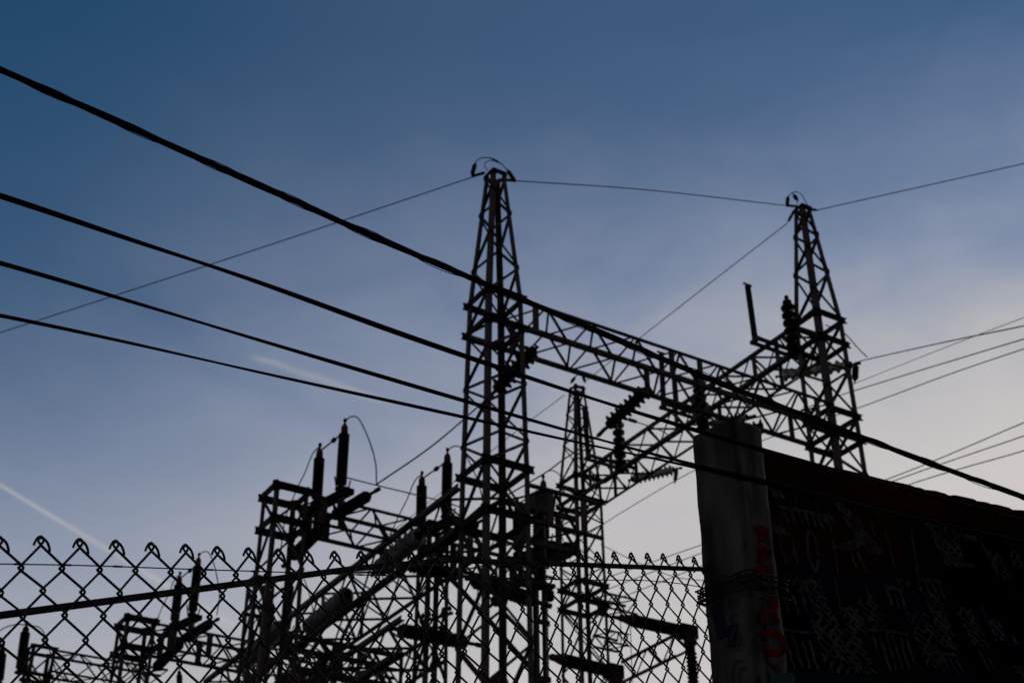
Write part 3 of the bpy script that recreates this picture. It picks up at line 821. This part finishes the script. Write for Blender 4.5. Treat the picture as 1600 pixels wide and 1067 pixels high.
# spikes of far equipment low on the left
post('thin dark bushing spike at the bottom edge right of the gantry post', (-9.107, 38, 13.89), (-9.208, 38, 14.6), .09, 10, P_, M['steel_dark'], cap_len=.15)
post('dark bushing leaning at the far left edge, second from the edge', (-12.66, 35.4, 13.76), (-12.71, 35.4, 14.93), .13, 16, P_, M['steel_dark'], cap_len=.2)
post('dark bushing cut by the left edge of the view', (-13.53, 36.4, 13.8), (-13.6, 36.4, 14.71), .13, 16, P_, M['steel_dark'], cap_len=.2)
wire('thin jumper looping over the far left gantry post', [(-13.36, 35, 14.51), (-13.1, 35, 14.72), (-12.79, 35, 14.8), (-12.45, 35, 14.76), (-12.25, 35, 14.73), (-12.09, 35, 14.59), (-11.99, 35, 14.37), (-11.74, 35, 13.86), (-11.38, 35, 13.02)], .016, name='jumper_wire')

# ------------------------------------------------------------------ street cables in front
def cable_path(sights): return catmull(sights, 14)
def offset_strands(path, r, turns, ph, wob=0.0, seed=0):
    out = []
    n = len(path)
    L = 0
    acc = [0]
    for a, b in zip(path, path[1:]):
        L += (b - a).length; acc.append(L)
    for k, p in enumerate(path):
        d = (path[min(k+1, n-1)] - path[max(k-1, 0)]).normalized()
        s, u = frame_of(d)
        a = ph + acc[k]*turns*2*math.pi
        rr = r*(1 + wob*max(0, noise.noise(Vector((acc[k]*2.3, seed*7.1, 0)))*2.2))
        out.append(p + s*(rr*math.cos(a)) + u*(rr*math.sin(a)))
    return out
def densify(path, step=0.012):
    out = []
    for a, b in zip(path, path[1:]):
        m = max(1, int((b - a).length/step))
        out += [a.lerp(b, k/m) for k in range(m)]
    return out + [path[-1]]
pA = densify(cable_path([(-1.6, 2.2, 3.935), (-1.185, 2.469, 3.881), (-0.9207, 2.632, 3.845), (-0.5588, 2.835, 3.784), (-0.328, 2.974, 3.749), (0.0007, 3.156, 3.702), (0.5783, 3.478, 3.62), (1.149, 3.795, 3.563), (1.599, 4.043, 3.523), (2.347, 4.438, 3.456)]))
t = thing('cable_bundle', 'thick bundle of twisted black cables crossing the whole sky, highest of the street cables', 'cable', pA[0])
for k in range(4):
    tube('strand', offset_strands(pA, (.0040 if k else .0046), 1.4, k*math.pi/2 + .3), .0043 if k else .0054, M['rubber'], t, 7)
tube('lashing_wire', offset_strands(pA, .0092, 2.4, 1.0, .5, 3), .0012, M['rubber'], t, 5)
tube('lashing_wire', offset_strands(pA, .0090, 2.4, 4.0, .45, 9), .0012, M['rubber'], t, 5)
def twin(label, sights, r):
    p = densify(cable_path(sights), .02)
    t = thing('street_cable', label, 'cable', p[0])
    tube('strand', offset_strands(p, r*.5, .5, 0), r*.72, M['rubber'], t, 7)
    tube('strand', offset_strands(p, r*.5, .5, math.pi), r*.72, M['rubber'], t, 7)
twin('black twisted cable, second from the top, meeting the wall top', [(-1.292, 1.92, 3.247), (-0.9777, 2.162, 3.274), (-0.7711, 2.32, 3.286), (-0.5393, 2.482, 3.291), (-0.2133, 2.682, 3.27), (0.1497, 2.903, 3.256), (0.4037, 3.049, 3.249), (0.6074, 3.168, 3.247), (0.756, 3.276, 3.261), (0.9118, 3.386, 3.275), (1.473, 3.76, 3.316), (2.224, 4.209, 3.351)], .0052)
twin('black twisted cable, third from the top at the left edge', [(-1.292, 1.992, 3.131), (-0.9784, 2.23, 3.165), (-0.7718, 2.385, 3.18), (-0.5265, 2.548, 3.184), (-0.1723, 2.762, 3.18), (0.1492, 2.952, 3.177), (0.4033, 3.094, 3.175), (0.6069, 3.208, 3.181), (0.7515, 3.297, 3.19), (1.024, 3.474, 3.209), (1.455, 3.745, 3.245), (2.174, 4.134, 3.282)], .0040)
twin('thinnest black cable, lowest at the left edge, closing on the one above', [(-1.293, 2.056, 3.028), (-0.9789, 2.283, 3.08), (-0.7823, 2.42, 3.106), (-0.5032, 2.604, 3.132), (-0.1725, 2.784, 3.145), (0.1491, 2.963, 3.159), (0.4032, 3.099, 3.169), (0.6086, 3.221, 3.18), (0.7535, 3.309, 3.19), (1.026, 3.485, 3.21), (1.459, 3.756, 3.246), (2.184, 4.155, 3.286)], .0033)

# ------------------------------------------------------------------ chain link fence
P0 = Vector((-0.7412, 2.0624, 2.5112)); dI = Vector((0.0447, 0.0499, 0.0203))
dh = Vector((dI.x, dI.y, 0)).normalized(); fn = Vector((dh.y, -dh.x, 0))     # fn points to the camera side
def lut(tab, x):
    if x <= tab[0][0]: return tab[0][1]
    for (a, va), (b, vb) in zip(tab, tab[1:]):
        if x <= b: return va + (vb - va)*(x - a)/(b - a)
    return tab[-1][1]
def top_at(i):
    dz = lut([(-14, .0), (-2, .005), (0, .009), (4, .0), (6, -.004), (9, -.008), (13, -.006), (17, 0), (20, .006), (25, .003), (27, -.004)], i)
    return P0 + dI*i + Z*(dz - .011)
def knot(c_, h):
    """c_ = knot column (two per diamond), h = half rows down from the selvage"""
    i = c_*0.5
    b = lut([(-6, .016), (-1, .017), (4, .020), (12, .0235), (26, .0245)], i)
    jit = noise.noise_vector(Vector((i*.9, h*.45, 3.3)))*.0022
    return top_at(i) + (dh*b - Z*.0745)*(h*.5) + jit
ft = thing('chain_link_fence', 'chain link fence with knuckled top wires and a slanting rail, in front of the switchyard', 'fence', P0 - Z*2.5)
WR = .0022
def i_of(p): return (p - P0).dot(dh)/dI.dot(dh)
for m_ in range(-26, 56):
    pts = []
    for h in range(0, 66):
        cc_ = m_ if (h + m_) % 2 == 0 else m_ + 1
        k0 = knot(cc_, h)
        if k0.z < 0.05: break
        left = (cc_ == m_)
        # flattened helix: the wire passes from back to front round each knot
        s = 1 if left else -1
        side = dh*(-s)*.0030
        fr = .0034
        if h == 0:
            e_ = -s                        # the cut end bends over to the far side of the knot
            e_ *= 1.0 if s > 0 else 1.5
            hook = [k0 + dh*(e_*.0125) - Z*.0060 + fn*(.0022*s), k0 + dh*(e_*.0112) + Z*.0010 + fn*(.0026*s), k0 + dh*(e_*.0080) + Z*.0080 + fn*(.0026*s),
                    k0 + dh*(e_*.0028) + Z*.0118 + fn*(.0022*s), k0 - dh*(e_*.0020) + Z*.0098 + fn*(.0016*s), k0 - dh*(e_*.0030) + Z*.0045 + fn*(.0008*s), k0 + dh*(e_*.0006) - Z*.0010 + fn*(.0004*s)]
            hook = catmull(hook, 3)
            pts += hook
            continue
        pts += [k0 + side*.2 + Z*.0040 - fn*fr*s, k0 + side*.9 + Z*.0022 - fn*fr*.8*s, k0 + side*1.15, k0 + side*.9 - Z*.0022 + fn*fr*.8*s, k0 + side*.2 - Z*.0040 + fn*fr*s]
    # keep the run that lies on the near side of the concrete post
    run = []
    for p in pts:
        if i_of(p) > 28.2: break
        run.append(p)
    if len(run) > 6:
        tube('mesh_wire', run, WR, M['galv'], ft, 6)
rail = [V(p) - fn*.008 for p in (( -0.771-0.52, 2.029-.58, 2.381-.33), (-0.771, 2.029, 2.381), (-0.298, 2.557, 2.676), (-0.20, 2.667, 2.732), (-0.165, 2.705, 2.752), (-0.135, 2.739, 2.770), (0.145, 3.051, 2.890), (0.50, 3.447, 3.042))]
tube('top_rail', rail, .0060, M['rail'], ft, 10)
tw = [(-1.3, 1.44, 2.22), (-0.781, 2.017, 2.456), (-0.55, 2.275, 2.554), (-0.23, 2.633, 2.688), (0.143, 3.05, 2.849), (0.307, 3.232, 2.921), (0.414, 3.352, 2.961), (0.497, 3.444, 2.985)]
tp = densify(catmull([V(p) + fn*.004 for p in tw], 6), .02)
ten = tube('tension_wire', tp, .0012, M['galv'], ft, 5)
for k in range(0, len(tp) - 3, 4):
    if rnd.random() < .75:
        tube('wire_splice', [tp[k], tp[k].lerp(tp[k+1], .7)], .0019, M['galv'], ten, 5)

# ------------------------------------------------------------------ concrete post and painted wall
wd = Vector((math.sin(R(50.9)), math.cos(R(50.9)), 0)); wn = Vector((wd.y, -wd.x, 0))   # along the wall, out towards the street
C0 = Vector((0.486, 3.440, 0))
HP = 3.425
pt = thing('concrete_post', 'rough weathered concrete post with red and pale spray paint, at the end of the fence', 'post', C0 + wn*.08 + wd*.06)
def rough_box(name, o, ex, ey, lx, ly, z0, z1, m, parent, amp=.004, res=.02, slope=0.0, cham=.012, edge_chip=.008):
    """box with bevelled, chipped edges and a slightly uneven surface; ex, ey unit plan axes; slope = rise of top and bottom along ex"""
    bm = bmesh.new()
    nx, ny, nz = max(2, int(lx/res)), max(2, int(ly/res)), max(2, int((z1 - z0)/res))
    bmesh.ops.create_cube(bm, size=1)
    bm.free(); bm = bmesh.new()
    vmap = {}
    def vert(i, j, k):
        key = (i, j, k)
        if key not in vmap:
            x, y, z = lx*i/nx, ly*j/ny, z0 + (z1 - z0)*k/nz
            on = (i in (0, nx)) + (j in (0, ny)) + (k == nz)
            if on >= 2:
                pull = cham*(.6 + .5*noise.noise(Vector((x*9, y*9, z*9)))) + max(0, noise.noise(Vector((x*23, y*23 + 5, z*23)))-.15)*edge_chip*3
                if i in (0, nx): x += pull if i == 0 else -pull
                if j in (0, ny): y += pull if j == 0 else -pull
                if k == nz: z -= pull
            p = o + ex*x + ey*y + Z*(z + slope*x)
            vmap[key] = bm.verts.new(p + noise.noise_vector(p*14.0)*amp + noise.noise_vector(p*47.0)*amp*.5)
        return vmap[key]
    def quad(a, b, c_, d_): bm.faces.new((vert(*a), vert(*b), vert(*c_), vert(*d_)))
    for k in range(nz):
        for i in range(nx):
            quad((i, 0, k), (i+1, 0, k), (i+1, 0, k+1), (i, 0, k+1)); quad((i, ny, k), (i, ny, k+1), (i+1, ny, k+1), (i+1, ny, k))
        for j in range(ny):
            quad((0, j, k), (0, j, k+1), (0, j+1, k+1), (0, j+1, k)); quad((nx, j, k), (nx, j+1, k), (nx, j+1, k+1), (nx, j, k+1))
    for i in range(nx):
        for j in range(ny):
            quad((i, j, nz), (i+1, j, nz), (i+1, j+1, nz), (i, j+1, nz)); quad((i, j, 0), (i, j+1, 0), (i+1, j+1, 0), (i+1, j, 0))
    return obj(name, bm, m, parent, smooth=True)
shaft = rough_box('shaft', C0, wd, wn, .116, .158, 2.0, HP, M['post_concrete'], pt, .0024, .0085, cham=.007, edge_chip=.017)
rough_box('shaft_foot', C0, wd, wn, .116, .158, 0, 1.99, M['post_concrete'], pt, .002, .04)
# strokes of paint, as thin sheets lying on the concrete
def stroke(name, pts, w, off, axis_x, origin, normal, m, parent, wj=.25):
    """ribbon lying in a plane: pts are (x along axis_x, z)"""
    bm = bmesh.new()
    P3 = [Vector((p[0], p[1], 0)) for p in pts]
    P3 = catmull(P3, 9) if len(P3) > 2 else [P3[0].lerp(P3[1], k/9) for k in range(10)]
    if len(P3) > 4:
        P3[0] = P3[0].lerp(P3[1], .3)
    prev = None
    for k, p in enumerate(P3):
        d = (P3[min(k+1, len(P3)-1)] - P3[max(k-1, 0)]).normalized()
        nrm = Vector((-d.y, d.x, 0))
        vs_ = []
        for sg in (-1, 1):
            ww = w*.5*(1 + wj*noise.noise(Vector((p.x*60 + sg*3, p.y*60, 1.7))) + .0045/w*noise.noise(Vector((p.x*260, p.y*260, sg*2.2))))
            q = p + nrm*ww*sg
            vs_.append(bm.verts.new(origin + axis_x*q.x + Z*q.y + normal*off))
        if prev: bm.faces.new((prev[0], prev[1], vs_[1], vs_[0]))
        prev = vs_
    return obj(name, bm, m, parent)
fo = C0 + wn*.160        # front face of the post, x along the wall
stroke('pale_paint', [(0.0736, 3.0984), (0.0688, 3.0319), (0.0649, 2.9396)], 0.044, 0.0035, wd, C0 + wn*.160, wn, M['paint_pale'], shaft)
stroke('pale_paint', [(0.0633, 2.897), (0.0652, 2.831), (0.0599, 2.7486)], 0.046, 0.0035, wd, C0 + wn*.160, wn, M['paint_pale'], shaft)
stroke('red_letter', [(0.0435, 3.1061), (0.0867, 3.1056)], 0.026000000000000002, 0.0055, wd, C0 + wn*.160, wn, M['paint_red'], shaft)
stroke('red_letter', [(0.0479, 3.086), (0.0657, 3.0767)], 0.0182, 0.0055, wd, C0 + wn*.160, wn, M['paint_red'], shaft)
stroke('red_letter', [(0.0384, 3.0517), (0.0878, 3.0474)], 0.020800000000000003, 0.0055, wd, C0 + wn*.160, wn, M['paint_red'], shaft)
stroke('red_letter', [(0.0451, 3.0152), (0.0745, 3.0544)], 0.0182, 0.0055, wd, C0 + wn*.160, wn, M['paint_red'], shaft)
stroke('red_letter', [(0.0229, 2.9733), (0.0423, 2.9954), (0.0864, 3.0051)], 0.0195, 0.0055, wd, C0 + wn*.160, wn, M['paint_red'], shaft)
stroke('red_letter', [(0.0229, 2.9733), (0.0274, 2.9557), (0.0445, 2.9447)], 0.0143, 0.0055, wd, C0 + wn*.160, wn, M['paint_red'], shaft)
stroke('red_letter', [(0.0601, 2.9232), (0.0746, 2.9098), (0.092, 2.9157)], 0.0234, 0.0055, wd, C0 + wn*.160, wn, M['paint_red'], shaft)
stroke('red_letter', [(0.0239, 2.8478), (0.0399, 2.8797), (0.0645, 2.8889), (0.0863, 2.8623)], 0.0169, 0.0055, wd, C0 + wn*.160, wn, M['paint_red'], shaft)
stroke('red_letter', [(0.0151, 2.818), (0.0559, 2.8305), (0.0905, 2.8285), (0.0967, 2.8085), (0.0842, 2.7878), (0.0338, 2.7736)], 0.0182, 0.0055, wd, C0 + wn*.160, wn, M['paint_red'], shaft)
stroke('red_letter', [(0.0304, 2.797), (0.0343, 2.7769)], 0.0169, 0.0055, wd, C0 + wn*.160, wn, M['paint_red'], shaft)
stroke('red_letter', [(0.0604, 2.752), (0.0716, 2.7351)], 0.015600000000000001, 0.0055, wd, C0 + wn*.160, wn, M['paint_red'], shaft)
stroke('teal_paint', [(0.032, 2.7141), (0.1258, 2.7271)], 0.03, 0.0045, wd, C0 + wn*.160, wn, M['paint_teal'], shaft)
stroke('blue_paint', [(0.0406, 2.9294), (0.0485, 2.8842), (0.056, 2.8366)], 0.035, 0.0035, wn, C0, -wd, M['paint_blue'], shaft)
stroke('blue_paint', [(0.0882, 2.8594), (0.0886, 2.8272), (0.0817, 2.8037)], 0.03, 0.0035, wn, C0, -wd, M['paint_blue'], shaft)
stroke('pale_letter', [(0.0943, 2.9293), (0.1123, 2.9132)], 0.008, 0.0055, wn, C0, -wd, M['paint_pale'], shaft)
stroke('pale_letter', [(0.0929, 2.9281), (0.0876, 2.897)], 0.008, 0.0055, wn, C0, -wd, M['paint_pale'], shaft)
stroke('pale_letter', [(0.0919, 2.9087), (0.1106, 2.9053)], 0.007, 0.0055, wn, C0, -wd, M['paint_pale'], shaft)
stroke('pale_letter', [(0.108, 2.8843), (0.0918, 2.8827), (0.0932, 2.866), (0.1093, 2.8526)], 0.008, 0.0055, wn, C0, -wd, M['paint_pale'], shaft)
stroke('pale_letter', [(0.1085, 2.8535), (0.0962, 2.8378), (0.0878, 2.8204)], 0.008, 0.0055, wn, C0, -wd, M['paint_pale'], shaft)
stroke('pale_letter', [(0.1065, 2.8365), (0.1164, 2.8224), (0.1106, 2.8019), (0.1015, 2.788)], 0.006, 0.0055, wn, C0, -wd, M['paint_pale'], shaft)
stroke('pale_letter', [(0.1178, 2.7597), (0.0935, 2.7626), (0.0825, 2.7468), (0.0805, 2.7163)], 0.006, 0.0055, wn, C0, -wd, M['paint_pale'], shaft)
stroke('pale_letter', [(0.1218, 2.7425), (0.1052, 2.7407), (0.0976, 2.7118)], 0.006, 0.0055, wn, C0, -wd, M['paint_pale'], shaft)
# tie wires round the post
tt = thing('tie_wire', 'bunch of dark tie wire wound round the concrete post where the fence ends', 'wire', C0 + Z*2.98)
for k in range(6):
    z = 2.945 + .006*k + rnd.uniform(-.004, .004)
    e = .008 + rnd.uniform(0, .006)
    sl = rnd.uniform(-.02, .008)
    a, b = C0 - wd*e - wn*e, C0 - wd*e + wn*(.16 + e)
    c_, d_ = C0 + wd*(.116 + e) + wn*(.16 + e), C0 + wd*(.116 + e) - wn*e
    loop = [a + Z*z, a.lerp(b, .5) + Z*(z + sl*.3) - wd*.004, b + Z*(z + sl), b.lerp(c_, .5) + Z*(z + sl*1.2) + wn*.003, c_ + Z*(z + sl), d_ + Z*z, a + Z*(z + .002)]
    tube('winding', catmull(loop, 5), .0024, M['galv'], tt, 6)
tube('loose_end', catmull([C0 - wd*.012 + wn*.02 + Z*3.045, C0 - wd*.016 + wn*.05 + Z*3.02, C0 - wd*.014 + wn*.09 + Z*2.985, C0 - wd*.012 + wn*.15 + Z*2.97, C0 + wd*.08 + wn*.172 + Z*2.955], 6), .002, M['galv'], tt, 6)
tube('loose_end', catmull([C0 - wd*.03 + wn*.0 + Z*3.02, C0 - wd*.016 + wn*.01 + Z*3.03, C0 - wd*.012 + wn*.03 + Z*3.0, C0 - wd*.012 + wn*.08 + Z*2.97], 6), .002, M['galv'], tt, 6)

# wall of precast panels, sloping with the street
wt = thing('painted_wall', 'long dark precast wall covered in spray paint, right of the concrete post', 'wall', C0 + wd*.13 + wn*.1)
SL = 0.1516
wo = C0 + wd*.10 + wn*.045
WL = 5.2
ZT = 3.3766
courses = [ZT, ZT - .105, ZT - .485, ZT - .885, ZT - 1.285, ZT - 1.685, ZT - 2.085]
def wall_course(k, z0, z1):
    o = rough_box('panel', wo + wn*(0.004 if k % 2 else 0.0) - Z*0, wd, wn, WL, .06 + (.012 if k == 0 else 0), z0 + .003, z1, M['wall_cap'] if k == 0 else M['wall_paint'], wt, .0010 if k else .0016, .025 if z0 > 2.0 else .12, SL, .003, .003)
    return o
panels = [wall_course(k, b, a) for k, (a, b) in enumerate(zip(courses, courses[1:]))]

MR = random.Random(21)
def spray_mark(kind, p, q, W):
    """pale paint sprayed through a mesh: a strip of diamonds, of slats or an open outline, as thin paint on the wall face"""
    p, q = Vector((p[0], p[1], 0)), Vector((q[0], q[1], 0))
    T = (q - p); L = T.length; T.normalize()
    # across the strip stays level with the wall courses
    X = Vector((1, 0, 0))
    lines = []
    if kind == 'd':
        pv, pt_ = .038, .030*1.0
        n0 = int(W/pv + L/pt_) + 3
        for sg in (1, -1):
            for n in range(-n0, n0):
                seg = []
                for k in range(41):
                    v = -W/2 + W*k/40
                    t = sg*(n*pt_ + v*pt_/pv)
                    if 0 <= t <= L: seg.append((v, t))
                if len(seg) > 2:
                    m0 = len(seg)//2
                    for part in (seg[:m0+1], seg[m0:]):
                        if len(part) > 1 and MR.random() < .82: lines.append(part)
    elif kind == 's':
        n = max(1, int(W/.030))
        for k in range(n):
            v = -W/2 + W*(k + .5)/n
            a, b_ = MR.uniform(0, .25)*L, L*(1 - MR.uniform(0, .3))
            lines.append([(v + MR.uniform(-.003, .003), a + (b_ - a)*j/8) for j in range(9)])
        if n > 2 and MR.random() < .6: lines.append([(-W/2 + W*j/8, .004) for j in range(9)])
    else:
        lines.append([(W/2*math.cos(a), L/2 + L/2*math.sin(a)) for a in [6.6*j/28 + .4 for j in range(27)]])
    bm = bmesh.new()
    base = wo + wn*.068
    for ln in lines:
        wid = MR.uniform(.006, .012)
        prev = None
        P2 = [p + X*v + T*t for v, t in ln]
        for k, a in enumerate(P2):
            d = (P2[min(k+1, len(P2)-1)] - P2[max(k-1, 0)]).normalized()
            nr = Vector((-d.y, d.x, 0))
            ww = wid*.5*(1 + .7*noise.noise(Vector((a.x*70, a.y*70, 4.1))))
            jx = noise.noise_vector(Vector((a.x*40, a.y*40, 0)))*.004
            pair = []
            for sg in (-1, 1):
                z_ = a + nr*ww*sg + Vector((jx.x, jx.y, 0))
                pair.append(bm.verts.new(base + wd*z_.x + Z*(z_.y + SL*z_.x)))
            if prev: bm.faces.new((prev[0], prev[1], pair[1], pair[0]))
            prev = pair
    return obj('spray_mark', bm, M['paint_mark'], panels[1] if p.y > ZT - .47 else panels[2])
spray_mark('d', (0.196, 3.021), (0.236, 2.922), 0.071)
spray_mark('d', (0.231, 2.922), (0.269, 2.768), 0.109)
spray_mark('d', (0.320, 2.888), (0.382, 2.774), 0.095)
spray_mark('s', (0.300, 3.035), (0.313, 2.936), 0.045)
spray_mark('d', (0.344, 2.953), (0.384, 2.884), 0.091)
spray_mark('d', (0.321, 3.288), (0.437, 3.213), 0.053)
spray_mark('d', (0.407, 3.221), (0.505, 3.128), 0.078)
spray_mark('d', (0.351, 3.125), (0.451, 3.160), 0.064)
spray_mark('d', (0.780, 3.300), (0.876, 3.129), 0.075)
spray_mark('d', (0.892, 3.303), (0.904, 3.136), 0.070)
spray_mark('d', (0.650, 2.965), (0.716, 2.804), 0.107)
spray_mark('d', (0.739, 3.027), (0.789, 2.869), 0.084)
spray_mark('d', (0.075, 3.271), (0.113, 3.246), 0.054)
spray_mark('d', (0.066, 3.157), (0.112, 3.137), 0.058)
spray_mark('s', (0.112, 2.982), (0.135, 2.907), 0.111)
spray_mark('s', (0.110, 2.873), (0.141, 2.764), 0.125)
spray_mark('s', (0.204, 3.221), (0.223, 3.174), 0.213)
spray_mark('s', (0.560, 3.295), (0.585, 3.245), 0.115)
spray_mark('s', (0.550, 3.248), (0.596, 3.036), 0.038)
spray_mark('s', (0.506, 2.902), (0.534, 2.783), 0.180)
spray_mark('s', (0.559, 3.033), (0.577, 2.958), 0.092)
spray_mark('s', (0.426, 3.044), (0.451, 2.962), 0.029)
spray_mark('o', (0.221, 3.162), (0.222, 3.047), 0.039)
spray_mark('s', (0.317, 3.151), (0.318, 3.042), 0.046)
spray_mark('s', (1.036, 3.288), (1.072, 3.180), 0.036)
spray_mark('s', (0.962, 3.244), (0.990, 3.226), 0.122)
spray_mark('s', (1.182, 3.302), (1.215, 3.227), 0.038)
spray_mark('d', (1.228, 3.224), (1.243, 3.160), 0.069)
spray_mark('s', (0.982, 3.022), (1.014, 2.942), 0.035)
spray_mark('d', (1.036, 2.978), (1.061, 2.912), 0.063)
spray_mark('s', (1.124, 2.936), (1.146, 2.898), 0.057)
spray_mark('s', (0.943, 2.872), (0.988, 2.809), 0.061)
spray_mark('d', (1.133, 2.841), (1.153, 2.799), 0.071)
spray_mark('s', (0.138, 3.140), (0.155, 3.025), 0.038)
spray_mark('s', (0.927, 3.147), (0.992, 3.142), 0.091)
spray_mark('s', (0.683, 3.120), (0.696, 3.003), 0.038)
spray_mark('d', (0.605, 3.063), (0.629, 3.026), 0.062)
spray_mark('s', (0.279, 3.216), (0.307, 3.189), 0.098)
spray_mark('d', (0.416, 2.996), (0.471, 2.900), 0.082)
spray_mark('s', (0.266, 2.857), (0.296, 2.769), 0.038)
spray_mark('s', (0.690, 3.222), (0.689, 3.071), 0.052)
spray_mark('s', (0.492, 3.257), (0.510, 3.175), 0.037)
spray_mark('d', (0.884, 3.001), (0.948, 2.888), 0.088)
spray_mark('s', (0.748, 2.855), (0.791, 2.790), 0.128)
spray_mark('d', (1.099, 3.209), (1.143, 3.118), 0.081)
spray_mark('s', (0.089, 3.109), (0.106, 3.038), 0.048)
spray_mark('d', (0.138, 3.015), (0.168, 2.980), 0.064)
spray_mark('s', (0.401, 3.127), (0.429, 3.054), 0.071)
spray_mark('s', (0.746, 3.077), (0.769, 3.020), 0.098)
